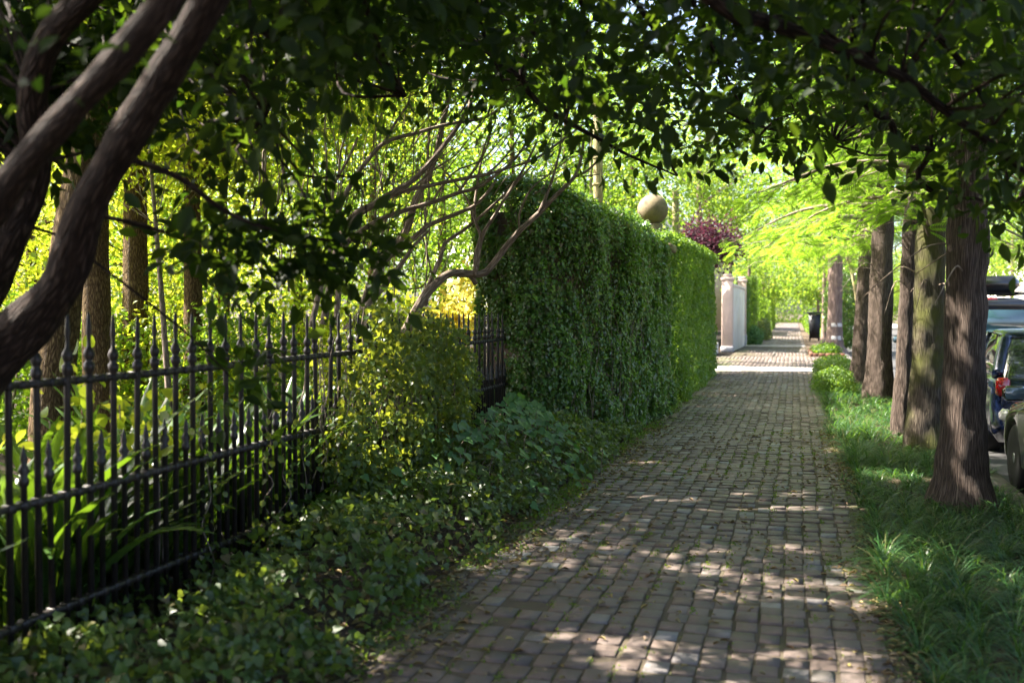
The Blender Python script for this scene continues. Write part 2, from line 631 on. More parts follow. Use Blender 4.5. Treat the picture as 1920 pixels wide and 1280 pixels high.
M['purple'] = leaf_mat('purple_leaf', [(.035, .014, .024), (.05, .019, .03)], [(.12, .03, .06), (.17, .045, .07)], .3, .5, .3)
M['golden'] = leaf_mat('golden_leaf', [(.30, .22, .03), (.30, .26, .04), (.20, .22, .03)], [(.80, .56, .10), (.85, .74, .14), (.62, .68, .08)], .6, .5, .3)
M['litter'] = leaf_mat('fallen_leaf', [(.18, .12, .06), (.10, .06, .035), (.26, .22, .07), (.15, .09, .05), (.30, .26, .10), (.08, .05, .035), (.22, .17, .12), (.12, .13, .04)], [(.2, .14, .05), (.3, .22, .06)], .15, .6, .3)
M['weed'] = leaf_mat('joint_weed', [(.05, .10, .02), (.08, .13, .025), (.06, .11, .02)], [(.25, .40, .03), (.35, .45, .04)], .35, .5, .3)
M['bark_cyp'] = bark_mat('cypress_bark', (.036, .026, .021), (.145, .105, .085), (.31, .25, .205), 62, 3.2, 1.0)
M['bark_moss'] = bark_mat('mossy_bark', (.045, .034, .026), (.14, .11, .082), (.30, .25, .19), 58, 3.4, 1.0, (.115, .12, .032))
M['bark_dark'] = bark_mat('smooth_dark_bark', (.014, .008, .006), (.034, .019, .013), (.10, .068, .052), 18, 6, 1.0)
M['bark_twig'] = bark_mat('grey_brown_twig', (.14, .105, .08), (.27, .21, .165), (.42, .35, .29), 30, 5, .5)
M['bark_garden'] = bark_mat('furrowed_bark', (.07, .042, .018), (.17, .11, .05), (.30, .21, .10), 26, 8, 1.0)
M['bark_pale'] = bark_mat('pale_trunk', (.20, .17, .09), (.33, .28, .15), (.44, .38, .22), 10, 2, .3)
M['bark_far'] = bark_mat('pinkish_bark', (.13, .09, .075), (.24, .17, .14), (.36, .27, .23), 14, 1.2, .7)
M['iron'] = noise_mat('weathered_black_iron', [(.3, (.012, .010, .009)), (.55, (.020, .016, .014)), (.75, (.05, .032, .023))], 30, .45, .3, 120, .002, .25, .5)
M['iron_black'] = flat('black_iron', (.014, .014, .016), .5, .2)
M['pavers'] = brick_paver_mat()
M['wall_brick'] = wall_brick_mat()
M['soil'] = noise_mat('leafy_soil', [(.3, (.035, .024, .016)), (.5, (.06, .043, .028)), (.7, (.10, .07, .042))], 9, .95, .8, 30, .03)
M['joint'] = noise_mat('sandy_joint', [(.3, (.05, .040, .026)), (.5, (.075, .058, .038)), (.7, (.055, .062, .018))], 7, .95, .5, 80, .01)
M['asphalt'] = noise_mat('asphalt', [(.3, (.042, .042, .044)), (.7, (.065, .064, .064))], 3, .85, .5, 180, .006)
M['concrete'] = noise_mat('pale_concrete', [(.3, (.34, .32, .29)), (.7, (.46, .44, .40))], 2.5, .85, .3, 90, .005)
M['kerb'] = noise_mat('granite_kerb', [(.3, (.07, .066, .06)), (.7, (.13, .12, .11))], 12, .8, .4, 60, .006)
M['stone'] = noise_mat('lichened_stone', [(.3, (.12, .095, .055)), (.5, (.19, .15, .09)), (.7, (.13, .11, .055))], 7, .8, .4, 40, .01)
M['stucco_pink'] = noise_mat('pinkish_stucco', [(.3, (.50, .38, .32)), (.7, (.62, .48, .41))], 2, .85, .3, 60, .006)
M['stucco_white'] = noise_mat('white_stucco', [(.3, (.60, .54, .47)), (.5, (.74, .69, .62)), (.7, (.78, .74, .68))], 1.2, .8, .2, 60, .005)
M['plinth'] = noise_mat('grey_plinth', [(.3, (.32, .31, .32)), (.7, (.44, .43, .44))], 4, .85, .3, 60, .006)
M['roof'] = noise_mat('slate_roof', [(.3, (.07, .07, .08)), (.7, (.12, .12, .13))], 5, .7, .3, 40, .01)
M['rust'] = noise_mat('rusty_post', [(.3, (.10, .04, .025)), (.7, (.19, .08, .045))], 12, .75, .4, 60, .004)
M['bin'] = flat('black_plastic', (.012, .012, .016), .45)
M['whitewash'] = noise_mat('whitewash_band', [(.3, (.50, .46, .43)), (.7, (.68, .64, .60))], 14, .85, .3, 60, .006)
M['tyre'] = flat('tyre_rubber', (.012, .012, .012), .8)
M['rim'] = flat('alloy', (.45, .45, .47), .3, .9)
M['glass'] = glass_mat('car_window')
M['glass_teal'] = glass_mat('rear_screen', (.04, .10, .12), .06)
M['glass_blue'] = glass_mat('mirror_glass', (.10, .16, .22), .02)
M['housewin'] = glass_mat('house_window', (.05, .06, .07), .05)
M['red_lamp'] = flat('red_lamp', (.45, .012, .015), .15, 0, .6, 1.0)
M['lamp_clear'] = flat('clear_lamp', (.5, .5, .5), .1, 0, .8, 1.0)
M['paint_grey'] = flat('grey_metallic_paint', (.06, .054, .053), .25, .7, .5, 1.0)
M['paint_blue'] = flat('blue_paint', (.008, .015, .05), .2, .35, .5, 1.0)
M['paint_black'] = flat('black_paint', (.014, .015, .018), .3, .2, .5, 1.0)
M['trim'] = flat('black_trim', (.018, .018, .02), .6)

# ------------------------------------------------------------------ gaps for the sun
for px, py, r_ in [(1075, 1195, .09), (1120, 1205, .10), (1165, 1212, .12), (1205, 1205, .09), (1150, 1240, .09), (1200, 1255, .08), (1110, 1235, .05), (1240, 1235, .05),
                   (1460, 1112, .05), (1510, 1120, .05), (1560, 1127, .06), (1610, 1130, .06), (1640, 1122, .05), (1650, 1128, .05), (1255, 1042, .06), (1230, 1037, .04),
                   (1410, 1083, .07), (1375, 1078, .05), (1345, 1060, .05), (1470, 1090, .05), (1300, 1030, .04), (1420, 1050, .04), (1540, 1085, .04)]:
    SPOTS.append((gp(px, py, 0), r_ * .55))
for px, py, r_ in [(1400, 800, .30), (1300, 835, .22), (1460, 790, .28), (1220, 868, .12), (1500, 850, .10), (1370, 760, .3), (1560, 820, .15)]:
    SPOTS.append((gp(px, py, 0), r_ * .5))
for px, py, r_ in [(1640, 850, .22), (1600, 775, .30), (1570, 715, .45), (1780, 1000, .07), (1700, 985, .06), (1650, 960, .05)]:
    SPOTS.append((gp(px, py, .22), r_))
for px, py, z, r_ in [(1768, 720, 8.05, .07), (1765, 752, 8.05, .08), (1762, 780, 8.05, .06), (1785, 640, 8.05, .05), (1790, 570, 8.05, .05), (1760, 850, 8.05, .04),
                      (1728, 470, 11.5, .14), (1722, 560, 11.5, .12), (1718, 640, 11.5, .12), (1712, 770, 11.5, .09), (1735, 400, 11.5, .14),
                      (1682, 560, 13, .12), (1680, 640, 13, .14), (1650, 600, 18, .2), (1640, 690, 18, .22), (1612, 600, 21, .25),
                      (352, 30, 3.05, .05), (335, 55, 3.08, .04), (300, 100, 3.15, .055), (285, 135, 3.2, .04), (262, 160, 3.3, .03), (232, 195, 3.4, .035), (210, 230, 3.45, .02),
                      (205, 95, 2.86, .05), (165, 140, 2.93, .04), (120, 175, 3.03, .05), (90, 215, 3.1, .04), (255, 40, 2.78, .04), (35, 555, 3.9, .04), (75, 535, 3.9, .03),
                      (772, 337, 8.6, .08), (800, 310, 8.7, .08), (830, 275, 8.7, .10), (852, 250, 8.7, .10), (740, 362, 8.6, .08), (765, 360, 8.8, .07), (806, 348, 8.8, .07), (857, 337, 8.9, .07), (721, 411, 8.7, .07), (765, 394, 8.8, .07), (813, 379, 8.9, .06), (1010, 402, 9.2, .08), (974, 433, 9.2, .08), (835, 520, 9, .08), (912, 218, 8.8, .07), (835, 234, 8.7, .06), (920, 420, 9.1, .06), (952, 350, 9.1, .06), (850, 560, 13.2, .35), (845, 610, 13.2, .35), (152, 470, 10.85, .10), (152, 520, 10.85, .10), (152, 570, 10.85, .10), (236, 470, 12.3, .12), (236, 530, 12.3, .12), (236, 590, 12.3, .12), (735, 800, 7.5, .14), (725, 840, 7.4, .18), (705, 890, 7.2, .13), (760, 720, 7.8, .09), (690, 700, 7.3, .08), (820, 640, 8.9, .1), (770, 880, 7.5, .12), (710, 640, 7.5, .08), (780, 600, 8.4, .10),
                      (40, 1195, 4.3, .05), (85, 1170, 4.4, .05), (30, 955, 4.3, .04), (130, 900, 4.5, .05), (260, 880, 4.9, .05), (240, 700, 4.8, .05), (120, 1000, 4.6, .05), (205, 880, 4.9, .06), (270, 760, 5, .05), (330, 820, 5.2, .05),
                      (370, 1150, 4.9, .09), (340, 1140, 4.9, .05),
                      (1120, 395, 12, .2), (1180, 405, 14, .25), (1215, 425, 15, .3), (1240, 440, 16, .3), (1320, 482, 23, .35), (1338, 500, 26, .3), (1280, 458, 19, .4)]:
    SPOTS.append((at(px, py, z), r_))
_r = random.Random(5)
for _ in range(46):
    _px = _r.uniform(250, 1900)
    SPOTS.append((at(_px, _r.uniform(20, 90 + 150 * min(1, _px / 1300)), _r.uniform(4.2, 7.5)), _r.uniform(.07, .13)))
for _px, _py, _z in ((440, 480, 4.2), (600, 440, 4.5), (655, 475, 4.6), (520, 470, 4.4), (395, 420, 4.3)):
    SPOTS.append((at(_px, _py, _z), .07))
for y in (28.2, 29.6, 31.2, 33.0, 35.0):
    for x in (-3, -1.7, -.4, .9, 2.0):
        SPOTS.append((np.array([x, y, 0.]), .75 if y < 32 else .5))
for y in (39, 44, 48, 52, 58, 66, 72, 80, 92, 104, 118):
    for x in (-1.5, -.3, .8):
        SPOTS.append((np.array([x, y, 0.]), .8))


# ------------------------------------------------------------------ ground, path, road
def und(x, y):
    p = np.stack([np.asarray(x, float), np.asarray(y, float), np.zeros_like(np.asarray(x, float))], -1)
    return (noise3(p, .55, 3) - .5) * .055 + (noise3(p, 1.7, 4) - .5) * .022


PX0, PX1 = -1.98, .46
mb = MB()
S = 900.0
mb.add([(-S, -S, -.135), (S, -S, -.135), (S, S, -.135), (-S, S, -.135)], [(0, 1, 2, 3)])
g = mb.build('ground', M['soil'])
tag(g, kind='structure')

mb = MB()        # the raised earth the garden, bed and verge stand on
for x0, x1 in ((-80, PX0 - .02), (PX1 + .02, 1.78)):
    mb.add([(x0, -8, -.02), (x1, -8, -.02), (x1, 200, -.02), (x0, 200, -.02), (x0, -8, -.13), (x1, -8, -.13), (x1, 200, -.13), (x0, 200, -.13)],
           [(0, 1, 2, 3), (0, 4, 5, 1), (1, 5, 6, 2), (2, 6, 7, 3), (3, 7, 4, 0)])
tag(mb.build('terrain', M['soil']), kind='structure')


def pave(mb, x0, x1, y0, y1, bw, bh, skip=None, jit=1.0, lift=0.0):
    cols = int(round((x1 - x0) / bw))
    rows = int((y1 - y0) / bh)
    bw = (x1 - x0) / cols
    I, J = np.meshgrid(np.arange(cols), np.arange(rows))
    I, J = I.ravel(), J.ravel()
    rowshift = np.cumsum(RNG.normal(0, .006, rows)) * .5
    rowshift -= np.linspace(0, rowshift[-1], rows)
    rowsk = RNG.uniform(-.012, .012, rows)
    cx = x0 + (I + .5) * bw + rowshift[J] + RNG.normal(0, .006 * jit, len(I))
    cyy = y0 + (J + .5) * bh + RNG.normal(0, .005 * jit, len(I)) + rowsk[J] * (I / cols - .5) * 2 + .03 * np.sin(I * .6 + J * .07)
    if skip is not None:
        k = ~skip(cx, cyy)
        cx, cyy = cx[k], cyy[k]
    n = len(cx)
    hw = bw / 2 - .0045 - np.abs(RNG.normal(0, .004 * jit, n))
    hh = bh / 2 - .0035 - np.abs(RNG.normal(0, .006 * jit, n))
    z = und(cx, cyy) + RNG.normal(0, .0032 * jit, n) + lift
    tx, ty = RNG.normal(0, .010 * jit, n), RNG.normal(0, .015 * jit, n)
    V = np.zeros((n, 12, 3))
    sg = [(-1, -1), (1, -1), (1, 1), (-1, 1)]
    for r_, (ins, dz) in enumerate(((0, -.045), (.0, -.0025), (.003, 0))):
        for q, (sx, sy) in enumerate(sg):
            ox = sx * (hw - ins) + RNG.normal(0, .0025 * jit, n)
            oy = sy * (hh - ins) + RNG.normal(0, .0025 * jit, n)
            V[:, r_ * 4 + q, 0] = cx + ox
            V[:, r_ * 4 + q, 1] = cyy + oy
            V[:, r_ * 4 + q, 2] = z + dz + ox * tx + oy * ty
    f = [(8, 9, 10, 11)]
    for r_ in (0, 1):
        for q in range(4):
            f.append((r_ * 4 + q, r_ * 4 + (q + 1) % 4, r_ * 4 + 4 + (q + 1) % 4, r_ * 4 + 4 + q))
    lf = np.array([i for q in f for i in q])
    lt = np.array([4] * 9)
    mb.addraw(V.reshape(-1, 3), (lf[None] + (np.arange(n) * 12)[:, None]).ravel(), np.tile(lt, n))


mb = MB()
pave(mb, PX0, PX1, 1.4, 27.6, .120, .148)
pave(mb, -2.9, 1.75, 29.6, 36.5, .13, .19, jit=.7, lift=.01)
pave(mb, PX0 - .25, PX1, 36.5, 48, .13, .19, jit=.7)
pave(mb, PX0 - .1, PX1, 49.2, 150, .20, .30, jit=.5)
path = mb.build('path', M['pavers'])
tag(path, kind='structure')
mb = MB()
nx, ny = 14, 260
xs, ys = np.linspace(PX0 - .06, PX1 + .05, nx), np.linspace(1.2, 27.7, ny)
X_, Y_ = np.meshgrid(xs, ys)
V = np.stack([X_, Y_, und(X_, Y_) - .0065], -1).reshape(-1, 3)
mb.add(V, [(j * nx + i, j * nx + i + 1, (j + 1) * nx + i + 1, (j + 1) * nx + i) for j in range(ny - 1) for i in range(nx - 1)])
mb.add([(-3.0, 29.5, -.012), (1.77, 29.5, -.012), (1.77, 36.5, -.012), (-3.0, 36.5, -.012)], [(0, 1, 2, 3)])
mb.add([(-2.3, 36.5, -.014), (.5, 36.5, -.014), (.5, 200, -.014), (-2.3, 200, -.014)], [(0, 1, 2, 3)])
tag(mb.build('path_bed', M['joint']), kind='structure')
mb = MB()
mb.box((-.6, 28.6, -.02), (4.75, 1.7, .09), 0, .01)
mb.box((-.9, 48.6, -.02), (2.8, 1.0, .075), 0, .01)
tag(mb.build('driveway', M['concrete']), kind='structure')
mb = MB()
y = -6.0
while y < 140:
    mb.box((1.87, y + .6, -.06), (.16, 1.19, .15), 0, .02)
    y += 1.2
tag(mb.build('kerb', M['kerb']), kind='structure')
mb = MB()
mb.add([(1.95, -10, -.125), (10.4, -10, -.125), (10.4, 240, -.125), (1.95, 240, -.125)], [(0, 1, 2, 3)])
tag(mb.build('road', M['asphalt']), kind='structure')
mb = MB()
mb.box((11.6, 100, -.06), (2.4, 220, .15), 0, .02)
tag(mb.build('pavement', M['concrete']), kind='structure')


# ------------------------------------------------------------------ iron fence
FX = -3.20
fence = thing('iron_fence', 'black wrought iron spear fence along the left bed, with tall and short pickets', 'fence', (FX, 2.4, 0))
FY0, FY1, PITCH = 2.45, 10.98, .168


def picket_mb(h, rb, short):
    m = MB()
    if not short:
        m.lathe([(rb, -.05), (rb, h - .30), (rb * 1.1, h - .285), (rb * 1.65, h - .27), (rb * 1.65, h - .245), (rb * 1.0, h - .235), (rb * 1.3, h - .22), (rb * 1.75, h - .20), (rb * 1.3, h - .18),
                 (rb * .65, h - .165), (rb * .6, h - .13), (rb * .85, h - .10), (rb * .75, h - .075), (rb * .5, h - .02), (.001, h)], 8)
    else:
        m.lathe([(rb, -.05), (rb, h - .18), (rb * 1.6, h - .17), (rb * 1.6, h - .145), (rb, h - .135), (rb * 1.8, h - .11), (rb * 1.1, h - .088), (rb * .8, h - .08), (rb * 1.1, h - .06), (rb * .4, h - .015), (.001, h)], 8)
    return m


pk0 = sk0 = None
y = FY0
i = 0
while y < FY1:
    if pk0 is None:
        pk0 = picket_mb(1.60, .0152, False).build('picket', M['iron'], fence, True, loc=(0, 0, 0))
        sk0 = picket_mb(1.03, .0140, True).build('short_picket', M['iron'], fence, True, loc=(0, 0, 0))
        a, b = pk0, sk0
    else:
        a, b = pk0.copy(), sk0.copy()
        COL.objects.link(a)
        COL.objects.link(b)
        a.parent = fence
        b.parent = fence
    a.location = (0, y - 2.4, random.uniform(-.012, .012))
    b.location = (0, y + PITCH / 2 - 2.4, random.uniform(-.01, .01))
    for q in (a, b):
        q.rotation_euler = (random.gauss(0, .006), random.gauss(0, .006), random.uniform(0, 6))
    y += PITCH
for h, t in ((.25, .026), (.77, .028), (1.29, .026)):
    m = MB()
    ys = np.arange(FY0 - .2, FY1 + .3, .42)
    z = h + .006 * np.sin(ys * 1.3 + h * 9)
    for k in range(len(ys) - 1):
        yc, dy = (ys[k] + ys[k + 1]) / 2, ys[k + 1] - ys[k]
        m.box((FX, yc, (z[k] + z[k + 1]) / 2), (.040, dy, t), 0, .004)
    for yy in np.arange(FY0, FY1, PITCH / 2):
        m.box((FX, yy, h + .006 * math.sin(yy * 1.3 + h * 9)), (.05, .040, t + .012), 0, .004)
    m.build('rail', M['iron'], fence)

# ------------------------------------------------------------------ plants on surfaces


def loose_tubes(mb, paths, r0, r1, sides=5):
    for p in paths:
        mb.tube(p, [r0, r1], sides)


# --- ground ivy in the bed
def bed_h(x, y):
    t = np.clip((x + 3.25) / 1.30, 0, 1)
    base = np.interp(y, [2, 4, 6, 8, 9.5, 11, 13.4], [.14, .24, .42, .60, .52, .4, .2])
    prof = np.clip(1 - .85 * t ** 4, 0, 1) * (.7 + .5 * t)
    p = np.stack([x, y, 0 * x], -1)
    return base * prof + (noise3(p, 1.6, 9) - .45) * .20 * (.4 + t * (1 - t) * 2)


n = 36000
x = RNG.uniform(-3.35, -1.86, n)
y = RNG.uniform(1.8, 13.4, n) ** 1.0
edge = -1.95 + (noise3(np.stack([0 * y, y, 0 * y], -1), 1.3, 21) - .5) * .28
keep = (x < edge) & ~((x < -2.75) & (y > 3.6) & (y < 5.6) & (RNG.uniform(size=n) < .75))
x, y = x[keep], y[keep]
p = np.stack([x, y, 0 * x], -1)
dens = noise3(p, 3.5, 5)
k = RNG.uniform(size=len(x)) < np.clip(dens * 1.9 - .2, .15, 1)
x, y = x[k], y[k]
h = np.maximum(bed_h(x, y), .02)
z = h * RNG.uniform(.25, 1.0, len(x)) ** .5 + RNG.uniform(-.02, .07, len(x))
c = np.stack([x, y, np.maximum(z, .015)], -1)
nn = unit(RNG.normal(size=c.shape) * .45 + np.array([.45, -.25, .8]))
dd = unit(RNG.normal(size=c.shape) * .8 + np.array([.5, -.2, -.45]))
sz = RNG.uniform(.028, .062, len(x))
mb = MB()
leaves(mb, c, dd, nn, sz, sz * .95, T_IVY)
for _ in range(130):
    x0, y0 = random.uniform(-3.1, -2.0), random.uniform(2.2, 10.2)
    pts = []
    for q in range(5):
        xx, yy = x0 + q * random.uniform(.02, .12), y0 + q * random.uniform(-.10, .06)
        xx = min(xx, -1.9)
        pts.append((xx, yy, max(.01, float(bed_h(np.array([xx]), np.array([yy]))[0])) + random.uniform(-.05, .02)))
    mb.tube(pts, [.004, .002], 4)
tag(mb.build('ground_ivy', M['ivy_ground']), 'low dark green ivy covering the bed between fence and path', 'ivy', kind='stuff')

# --- broad-leaved vine sprawling on top of the bed by the wall
vine = thing('broad_leaf_vine', 'sprawling vine with broad pale green leaves in front of the ivy wall', 'vine', (-2.6, 8.8, .2))
mb, ms = MB(), MB()
cs, ds, ns, Ls = [], [], [], []
for _ in range(300):
    px = random.gauss(0, 1)
    yy = 9.5 - abs(random.gauss(0, 1.2))
    xx = -2.40 + random.gauss(0, .26) + (yy - 8.5) * .06
    if xx > -1.75 or xx < -3.15:
        continue
    zz = max(.05, float(bed_h(np.array([xx]), np.array([yy]))[0])) + random.uniform(.04, .20)
    cs.append((xx, yy, zz))
    a = random.gauss(-.3, .8)
    ds.append((math.cos(a), math.sin(a), -.55 + random.gauss(0, .2)))
    ns.append((.35 + random.gauss(0, .25), -.35 + random.gauss(0, .25), .8))
    Ls.append(random.uniform(.045, .10))
for _ in range(46):
    p_ = at(random.uniform(930, 1010), random.uniform(735, 850), random.uniform(9.8, 10.4))
    cs.append(tuple(p_))
    ds.append((random.gauss(.2, .5), random.gauss(-.3, .4), -.7))
    ns.append((.5 + random.gauss(0, .3), -.75, .5))
    Ls.append(random.uniform(.08, .14))
cs = np.array(cs)
Ls = np.array(Ls)
leaves(mb, cs, np.array(ds), np.array(ns), Ls, Ls * .98, T_IVY)
for k in range(0, len(cs), 4):
    q = cs[k]
    ms.tube([q, q + np.array([random.uniform(-.08, 0), random.uniform(-.02, .08), -.09]), q + np.array([random.uniform(-.15, 0), random.uniform(-.05, .12), -.24])], [.0022, .003], 4)
mb.build('leaves', M['vine'], vine)
tag(ms.build('stems', M['bark_twig'], vine), kind='stuff')

# --- creeper smothering the fence
creeper = thing('fence_creeper', 'bushy small leaved creeper smothering the middle of the iron fence', 'creeper', (FX, 8.4, 0))
mb, ms = MB(), MB()
n = 24000
y = RNG.uniform(6.2, 9.55, n)
z = RNG.uniform(.15, 1.68, n)
top = np.interp(y, [6.2, 6.6, 7.1, 7.9, 8.3, 8.9, 9.3, 9.5], [.8, 1.3, 1.68, 1.64, 1.46, 1.42, 1.2, .7])
lo = np.interp(y, [6.2, 6.6, 8.6, 8.9, 9.3, 9.5], [.5, .15, .15, .5, .95, 1.0])
p = np.stack([0 * y, y, z], -1)
bulge = .10 + .30 * noise3(p, 1.8, 31) + .08 * np.cos((z - .9) * 2)
ins = (z < top + (noise3(p, 5, 33) - .5) * .2) & (z > lo)
k = ins & (RNG.uniform(size=n) < np.clip(noise3(p, 4.5, 35) * 2.4 - .3, .1, 1))
y, z, bulge = y[k], z[k], bulge[k]
sd_ = np.where(RNG.uniform(size=len(y)) < .72, 1.0, -1.0)
x = FX + sd_ * bulge * RNG.uniform(.25, 1.05, len(y))
c = np.stack([x, y, z], -1)
nn = unit(RNG.normal(size=c.shape) * .6 + np.stack([sd_ * .6, 0 * y - .3, 0 * y + .6], -1))
dd = unit(RNG.normal(size=c.shape) * .8 + np.array([.2, -.1, -.6]))
sz = RNG.uniform(.028, .060, len(y))
leaves(mb, c, dd, nn, sz, sz * .8, T_OV, True)
for _ in range(90):
    y0 = random.uniform(6.3, 9.1)
    x0 = FX + random.uniform(-.05, .12)
    pts = [(x0, y0, .05)]
    zz = .05
    while zz < random.uniform(.8, 1.6):
        zz += .2
        x0 += random.gauss(0, .04)
        y0 += random.gauss(0, .08)
        pts.append((x0, y0, zz))
    if len(pts) > 2:
        ms.tube(pts, [.007, .003], 5)
mb.build('leaves', M['creeper'], creeper)
ms.build('stems', M['bark_twig'], creeper)
# thin side tendrils reaching over the pickets nearer the camera
mb = MB()
tend = thing('young_creeper', 'thin young creeper stem climbing the pickets near the low bed', 'creeper', (FX, 5.8, 0))
ms = MB()
for y0 in (5.55, 5.75, 6.05, 6.35, 6.6, 4.9, 6.5):
    pts = [(FX + .03, y0, .05)]
    hh = random.uniform(.5, 1.35)
    zz = .05
    while zz < hh:
        zz += .12
        pts.append((FX + random.uniform(.0, .07), y0 + random.gauss(0, .03), zz))
    ms.tube(pts, [.005, .002], 5)
    q = np.array(pts)
    idx = RNG.integers(0, len(q), 60)
    c = q[idx] + RNG.normal(size=(60, 3)) * np.array([.05, .06, .06])
    L = RNG.uniform(.03, .06, 60)
    leaves(mb, c, rdir(60, (.2, -.2, -.5)), rdir(60, (.5, -.4, .6), .6), L, L * .8, T_OV)
mb.build('leaves', M['creeper'], tend)
ms.build('stems', M['bark_twig'], tend)


# ------------------------------------------------------------------ ivy clad wall
def skin(mb, line, top, dens, size, thick, seed, gapn=.9, topleaf=True, tmpl=T_IVY, bul=.16, ns=2.0):
    """leaves over the faces of a wall whose plan is the polyline `line` (outside on its right hand side going along)"""
    line = np.asarray(line, float)
    seg = np.diff(line, axis=0)
    ln = np.linalg.norm(seg, axis=1)
    cum = np.concatenate([[0], np.cumsum(ln)])
    n = int(dens * cum[-1] * np.mean(top))
    s = RNG.uniform(0, cum[-1], n)
    i = np.clip(np.searchsorted(cum, s) - 1, 0, len(seg) - 1)
    f = (s - cum[i]) / ln[i]
    xy = line[i] + seg[i] * f[:, None]
    nr = np.stack([seg[:, 1], -seg[:, 0]], -1) / ln[:, None]
    nv = nr[np.clip(i, 0, len(nr) - 1)]
    tp = np.interp(s, cum, top) if np.ndim(top) else np.full(n, top)
    tp = tp + (noise3(np.stack([xy[:, 0], xy[:, 1], 0 * s], -1), 1.6, seed + 7) - .5) * .16
    z = RNG.uniform(0, 1, n) * (tp + .06)
    p = np.stack([xy[:, 0], xy[:, 1], z], -1)
    nz = noise3(p * np.array([1, 1, .55]), ns, seed)
    fine = noise3(p * np.array([1, 1, .5]), 7.0, seed + 1)
    keep = RNG.uniform(size=n) < np.clip((nz * .5 + fine * .8) * 2.4 - gapn, .05, 1)
    edge = np.clip((tp - z) / .22, 0, 1)
    out = (nz - .5) * bul * 2 * .7 + (fine - .5) * .10 + RNG.uniform(-thick, thick * .5, n) - (1 - edge) ** 2 * .16
    c = p.copy()
    c[:, :2] += nv * out[:, None]
    c = c[keep]
    nv = nv[keep]
    m = len(c)
    nn = unit(np.stack([nv[:, 0], nv[:, 1], np.full(m, .45)], -1) + RNG.normal(size=(m, 3)) * .42)
    dd = unit(np.stack([nv[:, 0] * .2, nv[:, 1] * .2, np.full(m, -.8)], -1) + RNG.normal(size=(m, 3)) * .55)
    L = RNG.uniform(.5, 1.0, m) * size * (1 + .7 * (RNG.uniform(size=m) < .18))
    leaves(mb, c, dd, nn, L, L * .92, tmpl, False)


wall_line = [(-3.64, 11.4), (-3.56, 11.04), (-2.90, 10.98), (-2.66, 11.16), (-2.42, 11.6), (-2.15, 12.7), (-2.03, 14.2), (-1.98, 16.9), (-2.12, 17.05)]
wall_top = [2.98, 3.05, 3.06, 3.02, 2.97, 2.88, 2.85, 2.79, 2.78]
ivyw = thing('ivy_wall', 'tall brick garden wall thickly covered in dark ivy with an exposed end', 'wall', (-2.8, 11, 0))
mb = MB()
inner = [(-3.52, 11.4), (-3.46, 11.15), (-2.98, 11.12), (-2.76, 11.28), (-2.54, 11.72), (-2.30, 12.75), (-2.18, 14.2), (-2.14, 16.9)]
outer = [(-3.50, 11.8), (-3.36, 11.8), (-3.2, 11.8), (-3.1, 11.95), (-2.98, 12.3), (-2.8, 13.0), (-2.65, 14.2), (-2.6, 16.9)]
k = len(inner)
V = [(a[0], a[1], -.05) for a in inner] + [(a[0], a[1], 2.76) for a in inner] + [(a[0], a[1], -.05) for a in outer] + [(a[0], a[1], 2.76) for a in outer]
fs = []
for i in range(k - 1):
    fs += [(i, i + 1, k + i + 1, k + i), (3 * k + i, 3 * k + i + 1, 2 * k + i + 1, 2 * k + i), (k + i, k + i + 1, 3 * k + i + 1, 3 * k + i)]
fs += [(0, k, 3 * k, 2 * k), (k - 1, 3 * k - 1, 4 * k - 1, 2 * k - 1)]
mb.add(V, fs)
mb.build('brickwork', M['wall_brick'], ivyw)
mb = MB()
skin(mb, wall_line[:3], wall_top[:3], 6400, .042, .06, 41, gapn=.82, bul=.06)
skin(mb, wall_line[2:], wall_top[2:], 5200, .043, .08, 43, gapn=.68, bul=.15, ns=1.6)
skin(mb, [(-3.15, 10.95), (-2.90, 10.98), (-2.66, 11.16), (-2.42, 11.6)], [3.0, 3.04, 3.0, 2.96], 1600, .040, .08, 45, gapn=.85)
# top of the wall
n = 9000
f = RNG.uniform(0, 1, n)
li = np.array(wall_line)
cum = np.concatenate([[0], np.cumsum(np.linalg.norm(np.diff(li, axis=0), axis=1))])
s = f * cum[-1]
xx, yy = np.interp(s, cum, li[:, 0]), np.interp(s, cum, li[:, 1])
tt = np.interp(s, cum, wall_top)
dep = RNG.uniform(.02, .75, n)
xx = xx - dep * np.clip((yy - 10.8) / 1.2, 0.15, 1)
yy = yy + dep * np.clip(1 - (yy - 10.8) / 1.2, 0, 1)
c = np.stack([xx, yy, tt + RNG.uniform(-.08, .07, n) + (noise3(np.stack([xx, yy, 0 * xx], -1), 2.2, 50) - .5) * .22], -1)
L = RNG.uniform(.03, .055, n)
leaves(mb, c, rdir(n, (.4, -.3, 0)), rdir(n, (.1, -.1, 1), .5), L, L * .92, T_IVY)
mb.build('ivy', M['ivy'], ivyw)
ms = MB()
for _ in range(36):
    f0 = random.random()
    s0 = f0 * cum[-1]
    pts = []
    zz = 0.0
    for q in range(12):
        s_ = s0 + math.sin(q * .7 + f0 * 30) * .10 + q * random.uniform(-.015, .015)
        s_ = min(max(s_, .02), cum[-1] - .02)
        pts.append((np.interp(s_, cum, li[:, 0]) - .02, np.interp(s_, cum, li[:, 1]) + .05, zz))
        zz += random.uniform(.14, .26)
        if zz > 2.75:
            break
    ms.tube(pts, [.006, .002], 5)
ms.build('runners', M['bark_twig'], ivyw)

